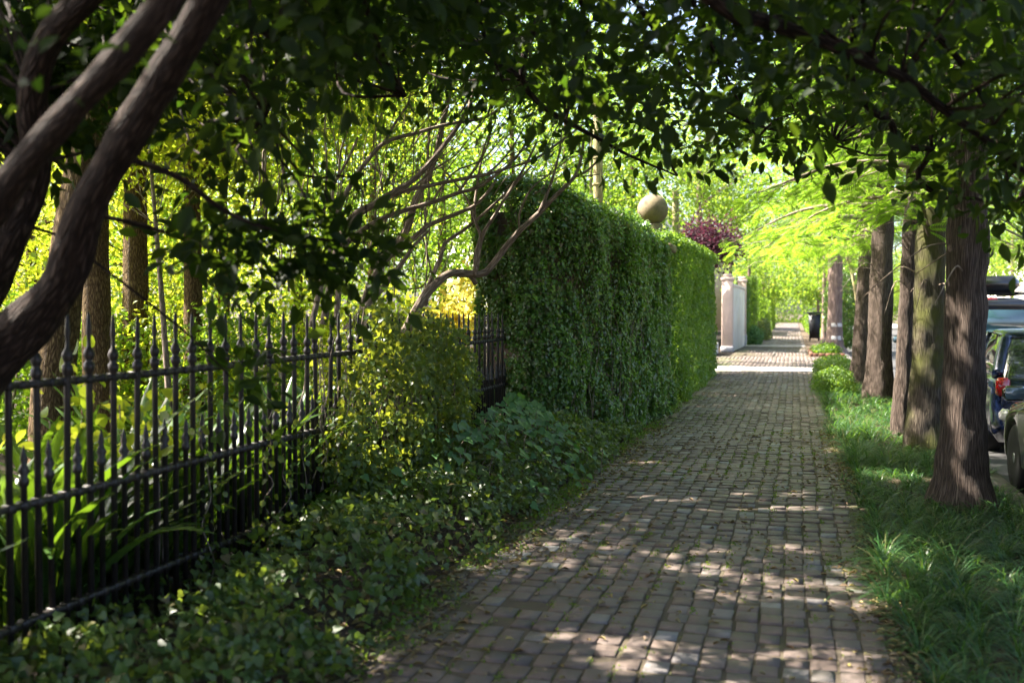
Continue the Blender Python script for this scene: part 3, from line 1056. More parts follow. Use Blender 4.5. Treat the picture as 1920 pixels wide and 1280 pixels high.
hedge = thing('clipped_hedge', 'bright green clipped hedge continuing beyond the ivy wall beside the path', 'hedge', (-2.4, 21, 0))
mb = MB()
hl = [(-2.7, 17.12), (-2.05, 17.15), (-1.93, 17.6), (-1.92, 20), (-1.96, 24.0), (-2.05, 26.2), (-2.3, 26.5), (-3.0, 26.55)]
ht = [2.9, 2.9, 2.92, 2.98, 3.08, 3.1, 3.05, 3.0]
skin(mb, hl, ht, 3000, .05, .10, 61, gapn=.62, tmpl=T_OV, bul=.10, ns=1.4)
n = 9000
yy = RNG.uniform(17.1, 26.5, n)
xx = RNG.uniform(-3.1, -1.9, n)
c = np.stack([xx, yy, np.interp(yy, [17, 24, 26.5], [2.92, 3.06, 3.05]) + RNG.uniform(-.1, .08, n) - np.clip(xx + 2.1, 0, 1) * .6], -1)
L = RNG.uniform(.04, .07, n)
leaves(mb, c, rdir(n, (.3, -.2, .3)), rdir(n, (0, 0, 1), .6), L, L * .8, T_OV)
mb.build('foliage', M['hedge'], hedge)
mb = MB()
for yy in np.arange(17.5, 26.4, .45):
    mb.tube([(-2.45, yy, -.05), (-2.45 + random.uniform(-.1, .1), yy, .9), (-2.4 + random.uniform(-.2, .2), yy + random.uniform(-.2, .2), 2.0), (-2.4 + random.uniform(-.3, .3), yy + random.uniform(-.3, .3), 2.8)], [.035, .012], 6)
    for _ in range(5):
        q = np.array((-2.42, yy, random.uniform(.5, 2.0)))
        mb.tube([q, q + np.array([random.uniform(-.2, .4), random.uniform(-.3, .3), .4])], [.012, .004], 5)
mb.build('stems', M['bark_twig'], hedge)
mb = MB()
inn = 40000
c = np.stack([RNG.uniform(-2.9, -2.12, 14000), RNG.uniform(17.3, 26.3, 14000), RNG.uniform(.05, 2.85, 14000)], -1)
leaves(mb, c, rdir(14000), rdir(14000), .07, .055, T_DIA)
mb.build('inner_leaves', M['ivy'], hedge)

# gate pier with a ball, showing over the ivy wall
pier = thing('gate_pier', 'round lichened stone ball on a pier showing above the ivy wall', 'pier', (-2.95, 15.8, 0))
bc = at(1224, 393, 16.6)
pier.location = (float(bc[0]), float(bc[1]), 0)
mb = MB()
mb.box((bc[0], bc[1], 1.3), (.55, .55, 2.6), 0, .02)
mb.box((bc[0], bc[1], 2.66), (.72, .72, .12), 0, .02)
mb.lathe([(.16, 2.72), (.13, 2.80), (.16, float(bc[2]) - .24)], 20, (bc[0], bc[1], 0))
mb.build('shaft', M['stone'], pier)
mb = MB()
mb.lathe([(max(.002, .255 * math.sin(a)), float(bc[2]) - .255 * math.cos(a)) for a in np.linspace(.02, math.pi - .02, 22)], 36, (bc[0], bc[1], 0))
mb.build('ball', M['stone'], pier, True)


# ------------------------------------------------------------------ trees
def limb_to(mb, a, b, r0, r1, sag=.15, sides=6, seed=0, bump=0.0):
    a, b = np.asarray(a, float), np.asarray(b, float)
    L = np.linalg.norm(b - a)
    w = RNG.normal(size=(2, 3)) * L * .07
    p = [a, a + (b - a) * .33 + np.array([0, 0, L * sag]) + w[0], a + (b - a) * .68 + np.array([0, 0, L * sag * .8]) + w[1], b]
    mb.tube(p, [r0, r0 * .75, (r0 + r1) * .45, r1], sides, step=max(.08, L / 12), bump=bump, seed=seed)
    return p


def crown_points(c, rad, n, shell=.45):
    p = rdir(n) * (RNG.uniform(shell ** 3, 1, n) ** (1 / 3))[:, None]
    return np.asarray(c) + p * np.asarray(rad)


def tree(name, label, base, h, r0, cc, cr, nclump, per, spread, L, W, leafm, barkm, group=None, cat='tree', tmpl=None, lean=(0, 0), nlimb=14, minz=None, droop=-.25, bump=.01, gap=True):
    base = np.asarray(base, float)
    t = thing(name, label, cat, base, 0, group)
    mt, mc = MB(), MB()
    topp = np.array([base[0] + lean[0], base[1] + lean[1], h])
    tp = [base + np.array([0, 0, -.1]), base + np.array([lean[0] * .1, lean[1] * .1, h * .12]), base + np.array([lean[0] * .45, lean[1] * .45, h * .5]), topp]
    mt.tube(tp, [r0 * 1.35, r0 * 1.02, r0 * .8, r0 * .3], 14, step=.14, bump=bump, seed=int(abs(base[1] * 7)) % 50, bscale=9, flute=.06)
    pts = crown_points(cc, cr, nclump)
    if minz is not None:
        pts[:, 2] = np.maximum(pts[:, 2], minz + RNG.uniform(0, .3, len(pts)))
    for q in pts[::max(1, nclump // nlimb)]:
        f = np.clip((q[2] * .8 - .3) / h, .25, .97)
        s = base + np.array([lean[0] * f, lean[1] * f, h * f])
        limb_to(mt, s, q, r0 * .3 * (1.15 - f), .008, .05)
    clump_leaves(mc, pts, per, spread, L, W, tmpl or T_DIA, droop=droop, gap=gap)
    mt.build('trunk', M[barkm], t, True)
    mc.build('crown', M[leafm], t)
    return t


# --- street trees: feathery bald cypresses in the verge
def cypress(x, y, r, lean, h, label, bark, crown, seed, z0=2.3, nf=2600, tmpl=None, flare=1.55, L=.21, span=3.7, left=.6):
    base = np.array([x, y, -.02])
    t = thing('cypress_tree', label, 'tree', base, 0, 'street trees in the verge')
    mt, mc = MB(), MB()
    top = h * 1.0
    zz = np.array([-.12, .06, .25, .55, 1.1, 2.2, 3.4, 5, 7.5, top])
    rr = r * np.array([flare * 1.28, flare * 1.12, 1.38, 1.19, 1.07, 1.0, .93, .8, .55, .12])
    pts = np.stack([x + lean[0] * zz / 3, y + lean[1] * zz / 3, zz], -1)
    mt.tube(pts, rr, 40, step=.06, bump=.016, seed=seed, bscale=14, flute=.06)
    # small bare twigs on the bole
    ml = MB()
    for _ in range(10):
        z_ = random.uniform(1.8, 3.2)
        a = random.uniform(0, 6.28)
        c0 = np.array([np.interp(z_, zz, pts[:, 0]), np.interp(z_, zz, pts[:, 1]), z_])
        d0 = np.array([math.cos(a), math.sin(a), random.uniform(-.5, .3)])
        ml.tube([c0 + d0 * r * .8, c0 + d0 * (r + .2) + np.array([0, 0, .06]), c0 + d0 * (r + random.uniform(.35, .8)) + np.array([0, 0, random.uniform(-.35, .1)])], [.009, .003], 5)
    C, D, Nn = [], [], []
    for b in range(crown):
        f = (b + random.random()) / crown
        z_ = z0 + .5 + f * (h - z0 - 1.0)
        a = b * 2.399 + seed + random.uniform(-.3, .3)
        reach = (span * (1 - f) ** .8 + .5) * random.uniform(.75, 1.1)
        if math.cos(a) < -.2 and f < .45:
            reach *= left
        o = np.array([np.interp(z_, zz, pts[:, 0]), np.interp(z_, zz, pts[:, 1]), z_])
        d0 = np.array([math.cos(a), math.sin(a), 0])
        tip = o + d0 * reach + np.array([0, 0, -reach * random.uniform(.10, .30)])
        tip[2] = max(tip[2], z0 + random.uniform(-.1, .2))
        mid = (o + tip) / 2 + np.array([0, 0, reach * .10])
        ml.tube([o, mid, tip], [r * .22 * (1 - .6 * f) + .008, .006], 6, step=.25)
        ntw = int(8 + reach * 5)
        for k in range(ntw):
            u = random.uniform(.18, 1)
            q = (1 - u) ** 2 * o + 2 * u * (1 - u) * mid + u * u * tip
            sd = random.choice((-1, 1))
            aa = a + sd * random.uniform(.5, 1.3)
            tl = random.uniform(.35, .95) * (1.15 - .5 * u)
            e = q + np.array([math.cos(aa), math.sin(aa), 0]) * tl + np.array([0, 0, -tl * random.uniform(.1, .55)])
            ml.tube([q, (q + e) / 2 + np.array([0, 0, .04]), e], [.006, .002], 3)
            m = max(3, int(nf / crown / ntw))
            w = RNG.uniform(.1, 1.05, m)
            C.append(q + (e - q) * w[:, None] + RNG.normal(size=(m, 3)) * .05)
            ad = aa + RNG.choice([-1, 1], m) * RNG.uniform(.3, 1.1, m)
            D.append(np.stack([np.cos(ad), np.sin(ad), RNG.normal(-.35, .25, m)], -1))
            Nn.append(rdir(m, (0, 0, 1.0), .35))
    C, D, Nn = np.concatenate(C), np.concatenate(D), np.concatenate(Nn)
    leaves(mc, C, D, Nn, RNG.uniform(.7, 1.2, len(C)) * L, RNG.uniform(.7, 1.1, len(C)) * L * .75, tmpl or T_FROND, True)
    mt.build('trunk', M[bark], t, True)
    ml.build('branches', M['bark_twig'], t, True)
    mc.build('crown', M['cypress'], t)
    return t


cypress(1.345, 8.88, .155, (.02, 0), 10.5, 'nearest street tree, with a thick ridged brown trunk and flared base beside the silver car', 'bark_cyp', 50, 3, 2.75, 6500)
cypress(1.485, 12.55, .165, (.05, 0), 11, 'street tree with a pale trunk streaked with yellow green moss, second in the row', 'bark_moss', 50, 11, 2.45, 6500, flare=1.35)
cypress(1.36, 13.95, .105, (.10, .0), 9, 'slimmest street tree of the row, third trunk along the verge', 'bark_cyp', 44, 19, 2.5, 6000, flare=1.3)
cypress(1.50, 19.45, .20, (.04, 0), 11, 'reddish brown street tree standing just beyond the slim trunk', 'bark_cyp', 46, 27, 2.5, 6500, T_FROND_S, 1.3, .24, 3.4, .85)
cypress(1.42, 23.1, .20, (.12, 0), 11, 'leaning dark street tree at the far end of the grass verge', 'bark_cyp', 46, 35, 2.6, 6500, T_FROND_S, 1.35, .25, 3.2, .75)
t = cypress(1.50, 41.4, .27, (.03, 0), 11, 'far street tree with two whitewashed bands round its trunk', 'bark_far', 40, 44, 4.2, 5000, T_FROND_S, 1.7, .34)
for z0, z1, q in ((1.02, 1.16, .292), (.50, .66, .312)):
    mb = MB()
    mb.lathe([(q * 1.0, z0), (q * 1.02, z0 + .02), (q * .99, z1 - .02), (q * .98, z1)], 28, (1.515, 41.4, 0))
    mb.build('painted_band', M['whitewash'], t, True)

# --- the big leaning tree behind the fence, whose limbs and crown hang over the path
lt = thing('leaning_tree', 'large dark tree with thick crooked limbs leaning over the fence and path', 'tree', (-3.85, 3.0, 0))
mt = MB()
A = [at(-330, 1150, 4.1), at(-190, 900, 4.1), at(-60, 720, 4.05), at(50, 610, 3.95), at(118, 520, 3.8), at(160, 400, 3.65), at(215, 290, 3.5), at(290, 170, 3.3), at(360, 60, 3.1), at(430, -70, 2.95), at(560, -330, 2.9), at(820, -620, 3.2)]
mt.tube(A, [.17, .15, .125, .098, .074, .066, .061, .058, .057, .055, .05, .045], 22, step=.07, bump=.02, seed=5, bscale=5)
mt.build('trunk', M['bark_dark'], lt, True)
B = [at(-190, 900, 4.1), at(-150, 640, 3.85), at(-75, 480, 3.55), at(35, 320, 3.25), at(140, 200, 3.0), at(235, 95, 2.82), at(330, -30, 2.7), at(380, -200, 2.7), at(420, -420, 2.9)]
mb = MB()
mb.tube(B, [.13, .09, .064, .052, .046, .043, .04, .036, .03], 20, step=.07, bump=.02, seed=6, bscale=5)
mb.build('limb', M['bark_dark'], lt, True)
Cc = [at(-120, 640, 4.3), at(-40, 560, 4.4), at(30, 430, 4.3), at(70, 310, 4.2), at(60, 180, 4.0), at(100, 60, 3.8), at(210, -60, 3.6), at(300, -300, 3.6)]
mb = MB()
mb.tube(Cc, [.10, .085, .074, .066, .060, .052, .045, .03], 18, step=.07, bump=.02, seed=8, bscale=5)
mb.build('limb', M['bark_dark'], lt, True)
D1 = [at(560, -330, 2.9), at(900, -420, 3.6), at(1330, -10, 3.7), at(1424, 36, 3.9), at(1559, 84, 4.1), at(1632, 120, 4.2), at(1690, 142, 4.3), at(1767, 204, 4.4), at(1836, 251, 4.5), at(1880, 290, 4.5), at(1960, 350, 4.5)]
mb = MB()
mb.tube(D1, [.07, .055, .035, .03, .028, .026, .024, .02, .018, .014, .008], 10, step=.1, bump=.008, seed=9)
mb.build('limb', M['bark_dark'], lt, True)
E1 = [at(820, -620, 3.2), at(1300, -500, 4.6), at(1585, -40, 5.2), at(1592, 100, 5.4), at(1598, 160, 5.5), at(1640, 210, 5.6), at(1672, 232, 5.7), at(1690, 277, 5.8), at(1748, 279, 5.8), at(1722, 322, 5.9), at(1732, 348, 5.9), at(1774, 371, 6), at(1830, 372, 6), at(1900, 395, 6)]
mb = MB()
mb.tube(E1, [.06, .05, .03, .028, .026, .024, .022, .02, .02, .018, .016, .014, .01, .006], 9, step=.08, bump=.006, seed=10)
mb.build('limb', M['bark_dark'], lt, True)
G1 = [at(215, 290, 3.5), at(330, 330, 3.7), at(430, 400, 4.0), at(540, 440, 4.2), at(620, 450, 4.4), at(690, 455, 4.5)]
mb = MB()
mb.tube(G1, [.014, .012, .010, .008, .006, .004], 8, step=.08, seed=11)
mb.build('limb', M['bark_dark'], lt, True)
skel = np.concatenate([np.array(q[5:]) if len(q) > 8 else np.array(q[1:]) for q in (A, B, Cc, D1, E1)])
extra = []
for a0, pts in ((A[-1], [(1000, -250, 5), (1100, 60, 6.2), (1060, 230, 6.6)]), (A[-1], [(1200, -200, 5.5), (1350, 120, 6.5), (1420, 260, 6.8)]), (A[-2], [(650, -150, 4), (700, 60, 4.6), (760, 180, 5)]),
                (B[-2], [(480, -60, 3.8), (520, 80, 4.3), (500, 220, 4.6)]), (A[-1], [(1150, -60, 5.5), (1350, 200, 6.6), (1560, 270, 7.2)]), (A[-2], [(850, -200, 4.2), (900, 40, 5), (950, 170, 5.4)]),
                (E1[2], [(1750, 60, 5), (1850, 200, 5.2), (1900, 380, 5.3)]), (A[-1], [(1050, -100, 6), (980, 150, 6.4), (1140, 270, 6.7), (1270, 330, 6.9)])):
    q = [np.asarray(a0)] + [at(*w) for w in pts]
    extra.append(q)
mb = MB()
for q in extra:
    mb.tube(q, [.035, .02, .012, .006][:len(q)] if len(q) == 4 else [.035, .006], 7, step=.1, bump=.004, seed=3)
skel = np.concatenate([skel] + [np.array(q) for q in extra])


def low_edge(px):
    return np.interp(px, [-300, 20, 110, 300, 420, 520, 640, 760, 900, 1000, 1080, 1180, 1300, 1400, 1560, 1680, 1760, 1900, 2200],
                     [420, 380, 270, 260, 275, 245, 215, 185, 190, 240, 295, 295, 285, 300, 290, 335, 345, 360, 420])


cl = []
tries = 0
while len(cl) < 420 and tries < 9000:
    tries += 1
    px = random.uniform(-350, 2250)
    z = random.uniform(3.6, 8.6)
    if px < 420:
        z = random.uniform(4.2, 6.4)
    le = float(low_edge(px)) - 1.55 * .17 * F / z
    py = le - abs(random.gauss(0, 1)) * 260 if random.random() < .6 else random.uniform(-900, le)
    if px > 950 and random.random() < .30:
        continue
    w = at(px, py, z)
    if w[2] > 6.2 or w[2] < 2.0 or w[1] < .8 or w[0] < -6.5 or w[0] > 3.2:
        continue
    cl.append(w)
for px, py, z in [(400, 470, 4.2), (430, 430, 4.2), (470, 480, 4.3), (520, 470, 4.4), (550, 430, 4.4), (590, 460, 4.5), (630, 430, 4.5), (660, 470, 4.6), (695, 450, 4.6), (500, 430, 4.3), (570, 490, 4.4), (640, 495, 4.6), (370, 450, 4.2), (680, 490, 4.6), (450, 400, 4.3),
                  (290, 230, 4.2), (350, 250, 4.3), (330, 310, 4.4), (420, 220, 4.5), (385, 345, 4.5),
                  (440, 715, 4.7), (470, 665, 4.8),
                  (1080, 270, 6.7), (1130, 290, 6.7), (1240, 240, 6.8), (1290, 270, 6.8), (1350, 250, 6.8), (1400, 265, 6.8), (1450, 250, 6.9), (1490, 270, 7), (1540, 265, 7.1), (1880, 390, 5.9), (1905, 400, 5.5), (1790, 350, 6), (1740, 345, 5.9), (1850, 330, 5)]:
    cl.append(at(px, py, z))
cl = np.array(cl)
for q in cl[::2]:
    dd = np.linalg.norm(skel - q, axis=1)
    s = skel[int(np.argmin(dd))]
    if .15 < dd.min() < 3.0:
        limb_to(mb, s, q, .010, .003, .04, 5)
mb.build('branches', M['bark_dark'], lt, True)
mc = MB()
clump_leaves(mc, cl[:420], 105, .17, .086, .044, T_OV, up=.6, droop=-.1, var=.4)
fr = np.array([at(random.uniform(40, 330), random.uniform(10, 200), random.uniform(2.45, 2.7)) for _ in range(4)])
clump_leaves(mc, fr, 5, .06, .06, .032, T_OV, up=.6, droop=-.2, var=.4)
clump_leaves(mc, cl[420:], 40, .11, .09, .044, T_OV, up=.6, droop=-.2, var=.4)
bk_shade = np.stack([RNG.uniform(-7.5, 3.4, 330), RNG.uniform(-9.5, 3.0, 330), RNG.uniform(4.6, 7.4, 330)], -1)  # unseen foliage above and behind the camera, added to block sky light
clump_leaves(mc, bk_shade, 90, .36, .14, .065, T_OV, up=.9, droop=-.2)
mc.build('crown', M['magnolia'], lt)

# --- the tall garden tree whose crown is thickened to shade the fence and path
ot = thing('overhanging_tree', 'tall green tree in the garden whose high crown, thickened for shade, closes over the fence and ivy wall', 'tree', (-6.2, 7.2, 0))
mt = MB()
mt.tube([(-6.2, 7.2, -.1), (-6.15, 7.2, 1.2), (-6.0, 7.5, 3.2), (-5.7, 8.0, 5.2), (-5.3, 8.6, 6.8), (-5.0, 9, 8.2)], [.20, .17, .15, .13, .08, .02], 14, step=.14, bump=.012, seed=12, flute=.05)
mt.build('trunk', M['bark_garden'], ot, True)
up_ = np.concatenate([np.stack([RNG.uniform(-7.6, -2.8, 700), RNG.uniform(1.5, 12.5, 700), RNG.uniform(5.2, 8.2, 700)], -1),
                      np.stack([RNG.uniform(-7.4, -3.2, 420), RNG.uniform(2.6, 11.0, 420), RNG.uniform(5.4, 7.4, 420)], -1),  # second layer added to shade the near path
                      np.stack([RNG.uniform(-11.0, -7.4, 120), RNG.uniform(2.0, 9.0, 120), RNG.uniform(4.8, 7.4, 120)], -1)])  # outer clumps added to shade the plants behind the fence
mb = MB()
for q in up_[::45]:
    limb_to(mb, (-5.7 + random.uniform(-.1, .1), 8.0, random.uniform(4.2, 5.6)), q, .045, .008, .06)
mb.build('branches', M['bark_dark'], ot, True)
mc = MB()
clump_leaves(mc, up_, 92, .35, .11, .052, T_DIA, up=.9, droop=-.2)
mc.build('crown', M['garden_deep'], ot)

# --- shrub with bare branches leaning towards the ivy wall
Zs = 2.724


def zp(x, y, z):
    return at(600 + x / Zs, 150 + y / Zs, z)


sh = thing('bare_stemmed_shrub', 'large shrub with many bare grey branches fanning up behind the fence towards the ivy wall', 'shrub', zp(200, 1400, 8.9) * np.array([1, 1, 0]))
BR = [
    ([(-40, 1250), (40, 900), (105, 660), (160, 520), (230, 420), (330, 325), (480, 270), (640, 230), (850, 185), (960, 110), (1060, 20), (1130, -80)], 9, 3, 8.3, 8.9),
    ([(20, 1250), (90, 860), (170, 710), (280, 640), (380, 580), (470, 510), (560, 430), (620, 350), (690, 270), (740, 170), (775, 90), (800, -40)], 12, 5, 8.4, 8.9),
    ([(170, 715), (300, 625), (450, 570), (560, 540), (700, 510), (850, 480), (960, 455), (1100, 400), (1250, 300), (1380, 200)], 8, 3, 8.6, 9.1),
    ([(80, 1250), (120, 880), (200, 770), (330, 710), (450, 665), (580, 625), (700, 580), (800, 545), (900, 490), (990, 410), (1060, 310), (1100, 200)], 10, 3, 8.6, 9.2),
    ([(200, 1280), (240, 1080), (330, 930), (420, 860), (520, 770), (560, 735), (700, 680), (790, 640), (860, 570), (900, 520)], 12, 4, 8.7, 9.3),
    ([(420, 1330), (510, 1130), (590, 1050), (650, 1000), (720, 985), (770, 1010), (797, 1045)], 17, 8, 8.9, 9.2),
    ([(700, 990), (780, 990), (845, 985), (930, 880), (1020, 770), (1110, 685), (1200, 600), (1300, 490), (1330, 390), (1345, 300)], 14, 4, 9.1, 9.3),
    ([(1120, 680), (1160, 600), (1190, 500), (1225, 370), (1240, 260)], 7, 2, 9.2, 9.3),
    ([(1300, 492), (1360, 470), (1440, 400), (1500, 330)], 5, 2, 9.3, 9.3),
    ([(1300, 492), (1380, 488), (1430, 480)], 3, 1.5, 9.3, 9.3),
    ([(790, 1000), (800, 870), (820, 800), (792, 700), (800, 560), (850, 350), (900, 200)], 8, 2.5, 9.1, 9.2),
    ([(800, 960), (830, 800), (900, 690), (980, 560), (1040, 450), (1110, 320)], 8, 3, 9.1, 9.2),
    ([(540, 1150), (560, 1040), (620, 900), (640, 830), (740, 750), (850, 660), (980, 540), (1080, 440)], 9, 3, 9.0, 9.4),
    ([(130, 1290), (220, 1180), (330, 1050), (430, 920), (480, 860), (560, 760)], 12, 4, 8.6, 8.8),
    ([(240, 1290), (300, 960), (380, 870), (440, 760), (480, 640), (540, 520), (580, 420), (600, 350), (640, 150), (700, -80)], 16, 8, 9.2, 9.6),
    ([(790, 720), (760, 620), (650, 480), (600, 430)], 4, 2, 9.2, 9.2),
    ([(540, 745), (535, 660), (545, 600)], 4, 3, 9, 9),
    ([(850, 480), (920, 420), (1000, 330), (1040, 250)], 4, 2, 9, 9), ([(640, 232), (720, 160), (780, 60), (860, -40)], 4, 2, 8.7, 8.7), ([(850, 185), (900, 60), (940, -40)], 4, 2, 8.7, 8.7),
    ([(450, 570), (560, 470), (680, 390), (760, 300)], 4, 2, 8.8, 8.8), ([(580, 625), (620, 540), (700, 470), (830, 400), (940, 290)], 4, 2, 9, 9), ([(700, 580), (820, 420), (870, 300), (880, 160)], 5, 2, 9, 9),
    ([(1020, 770), (1010, 690), (1080, 560), (1180, 470), (1290, 390)], 4, 2, 9.3, 9.3),
    ([(60, 660), (75, 520), (130, 430), (190, 290)], 5, 3, 8.6, 8.6), ([(20, 700), (30, 450), (20, 250), (40, 100)], 4, 2, 8.9, 8.9), ([(100, 500), (110, 350), (150, 200), (160, 60)], 4, 2, 8.9, 8.9),
    ([(330, 325), (380, 230), (440, 130), (470, 20)], 5, 2, 8.6, 8.6), ([(250, 430), (350, 520), (420, 600)], 3, 2, 8.6, 8.6),
]
mb = MB()
for pts, r0, r1, z0, z1 in BR:
    P = [zp(q[0], q[1], z0 + (z1 - z0) * i / (len(pts) - 1)) + RNG.normal(size=3) * .008 for i, q in enumerate(pts)]
    k = np.linspace(0, 1, len(P))
    mb.tube(P, (r0 + (r1 - r0) * k) / Zs / F * 9 * 1.6, 9, step=.05, bump=.005, seed=int(r0 * 7), bscale=14)
for _ in range(70):
    x0 = random.uniform(-350, 620)
    z = random.uniform(8.8, 11.5)
    y0 = random.uniform(500, 1150)
    P = [zp(x0, y0, z)]
    for q in range(5):
        x0 += random.gauss(12, 26)
        y0 -= random.uniform(70, 190)
        P.append(zp(x0, y0, z + random.gauss(0, .05)))
    mb.tube(P, [random.uniform(2.5, 6) / Zs / F * 9, .003], 5, step=.1)
for _ in range(90):
    x0, y0 = random.uniform(250, 1200), random.uniform(0, 600)
    z = random.uniform(8.8, 9.8)
    P = [zp(x0, y0, z)]
    dx, dy = random.uniform(30, 90), random.uniform(-110, -20)
    for q in range(4):
        x0 += dx + random.gauss(0, 15)
        y0 += dy + random.gauss(0, 20)
        P.append(zp(x0, y0, z))
    mb.tube(P, [.006, .002], 4, step=.12)
mb.build('branches', M['bark_twig'], sh, True)
mc = MB()
pts = np.array([zp(random.uniform(-100, 1350), random.uniform(-450, 90), random.uniform(8.2, 9.8)) for _ in range(120)])
clump_leaves(mc, pts, 70, .20, .065, .030, T_DIA, up=.5)
pts = np.array([zp(random.uniform(-400, 600), random.uniform(200, 900), random.uniform(9.6, 11)) for _ in range(40)])
clump_leaves(mc, pts, 40, .18, .06, .03, T_DIA, up=.5)
mc.build('foliage', M['garden_deep'], sh)

# --- garden behind the fence
TR = 'trees in the garden behind the fence'


def gpt(px, z):
    w = at(px, 585, z)
    return np.array([w[0], w[1], -.02])


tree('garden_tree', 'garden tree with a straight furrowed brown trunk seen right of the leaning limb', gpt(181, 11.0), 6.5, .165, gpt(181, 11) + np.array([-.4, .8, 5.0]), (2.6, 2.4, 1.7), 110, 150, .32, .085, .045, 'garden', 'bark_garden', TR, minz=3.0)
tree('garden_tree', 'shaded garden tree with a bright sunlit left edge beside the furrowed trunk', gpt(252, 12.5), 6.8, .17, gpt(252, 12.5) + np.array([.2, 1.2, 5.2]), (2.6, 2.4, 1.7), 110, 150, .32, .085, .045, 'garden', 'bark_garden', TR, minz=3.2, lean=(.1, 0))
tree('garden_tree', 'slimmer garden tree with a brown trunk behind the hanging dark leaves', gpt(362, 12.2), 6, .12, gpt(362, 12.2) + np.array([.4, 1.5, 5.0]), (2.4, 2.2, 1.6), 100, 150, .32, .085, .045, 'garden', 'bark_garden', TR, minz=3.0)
tree('garden_tree', 'thin leaning garden sapling between the two garden trunks', gpt(322, 10.5), 4, .035, gpt(322, 10.5) + np.array([-.5, .8, 3.7]), (1.2, 1.2, .8), 34, 120, .25, .08, .04, 'garden', 'bark_twig', TR, lean=(-.45, .2))
BG = 'sunlit trees and shrubs filling the garden'
k = 0
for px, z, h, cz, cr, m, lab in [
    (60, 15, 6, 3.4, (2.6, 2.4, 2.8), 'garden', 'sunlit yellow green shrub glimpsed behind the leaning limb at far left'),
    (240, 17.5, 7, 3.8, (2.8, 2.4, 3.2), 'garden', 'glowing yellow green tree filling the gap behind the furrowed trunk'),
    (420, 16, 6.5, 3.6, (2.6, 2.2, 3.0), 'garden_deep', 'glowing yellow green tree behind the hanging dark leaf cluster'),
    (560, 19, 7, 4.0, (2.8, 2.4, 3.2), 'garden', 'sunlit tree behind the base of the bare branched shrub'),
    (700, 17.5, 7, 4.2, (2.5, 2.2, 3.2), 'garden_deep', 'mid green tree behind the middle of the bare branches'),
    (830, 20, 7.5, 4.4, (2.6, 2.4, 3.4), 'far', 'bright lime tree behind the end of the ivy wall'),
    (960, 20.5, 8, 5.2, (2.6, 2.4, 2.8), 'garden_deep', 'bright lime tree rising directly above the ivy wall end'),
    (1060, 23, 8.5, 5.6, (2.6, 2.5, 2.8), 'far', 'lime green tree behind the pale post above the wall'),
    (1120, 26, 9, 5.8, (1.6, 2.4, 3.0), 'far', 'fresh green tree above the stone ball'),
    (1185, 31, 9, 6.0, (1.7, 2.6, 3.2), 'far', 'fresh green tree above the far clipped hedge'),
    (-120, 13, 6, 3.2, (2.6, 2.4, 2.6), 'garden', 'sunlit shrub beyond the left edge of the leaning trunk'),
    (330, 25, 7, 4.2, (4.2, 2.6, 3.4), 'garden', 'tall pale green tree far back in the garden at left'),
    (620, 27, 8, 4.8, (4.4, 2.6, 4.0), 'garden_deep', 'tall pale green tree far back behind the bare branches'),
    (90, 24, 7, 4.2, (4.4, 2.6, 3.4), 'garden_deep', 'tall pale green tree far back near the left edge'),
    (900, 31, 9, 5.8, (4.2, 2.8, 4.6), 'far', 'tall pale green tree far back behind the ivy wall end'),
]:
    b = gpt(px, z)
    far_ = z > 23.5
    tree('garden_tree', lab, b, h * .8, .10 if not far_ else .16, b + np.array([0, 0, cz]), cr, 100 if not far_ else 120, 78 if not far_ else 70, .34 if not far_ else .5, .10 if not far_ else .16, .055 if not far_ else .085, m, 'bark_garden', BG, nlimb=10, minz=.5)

gold = thing('golden_shrub', 'golden orange leaved shrub glowing behind the last fence spears', 'shrub', at(845, 585, 13.2) * np.array([1, 1, 0]))
mb, ms = MB(), MB()
pts = np.array([at(random.uniform(815, 885), random.uniform(530, 650), random.uniform(12.8, 13.8)) for _ in range(15)])
clump_leaves(mb, pts, 60, .13, .11, .06, T_OV, up=.3, gap=True)
b0 = at(845, 830, 13.2)
b0[2] = -.02
for q in pts[::2]:
    limb_to(ms, b0, q, .018, .004, .02)
mb.build('leaves', M['golden'], gold)
ms.build('stems', M['bark_twig'], gold)

# strap-leaved plants just inside the fence
first = None
SP = []
for k in range(64):
    x, y = -3.45 - abs(random.gauss(0, .5)) - .05, random.uniform(2.6, 8.3)
    SP.append((x, y))
protos = []
for v in range(3):
    t = thing('strap_leaf_plant', 'dark green plant with long broad strap leaves just inside the iron fence', 'plant', (0, 0, 0), 0, 'strap leaf plants behind the fence')
    for k in range(13):
        a = random.uniform(0, 6.28)
        L = random.uniform(.75, 1.35)
        W = random.uniform(.07, .13)
        el = random.uniform(.9, 1.45)
        n_ = 8
        V, fs = [], []
        bend = random.uniform(.5, 1.5)
        q = np.array([math.cos(a) * .04, math.sin(a) * .04, 0])
        for s in range(n_ + 1):
            u = s / n_
            e = el - bend * u * u
            d = np.array([math.cos(a) * math.cos(e), math.sin(a) * math.cos(e), math.sin(e)])
            side = np.array([-math.sin(a), math.cos(a), 0])
            w = W * (.12 + .88 * math.sin(math.pi * min(1, .08 + u * .94)) ** .7) / 2 if u < 1 else .004
            nrm = np.cross(side, d)
            V += [q - side * w + nrm * w * .35, q.copy(), q + side * w + nrm * w * .35]
            q = q + d * L / n_
            if s:
                b = 3 * (s - 1)
                fs += [(b, b + 1, b + 4, b + 3), (b + 1, b + 2, b + 5, b + 4)]
        m = MB()
        m.add(V, fs)
        m.build('leaf', M['strap'], t, True)
    protos.append(t)
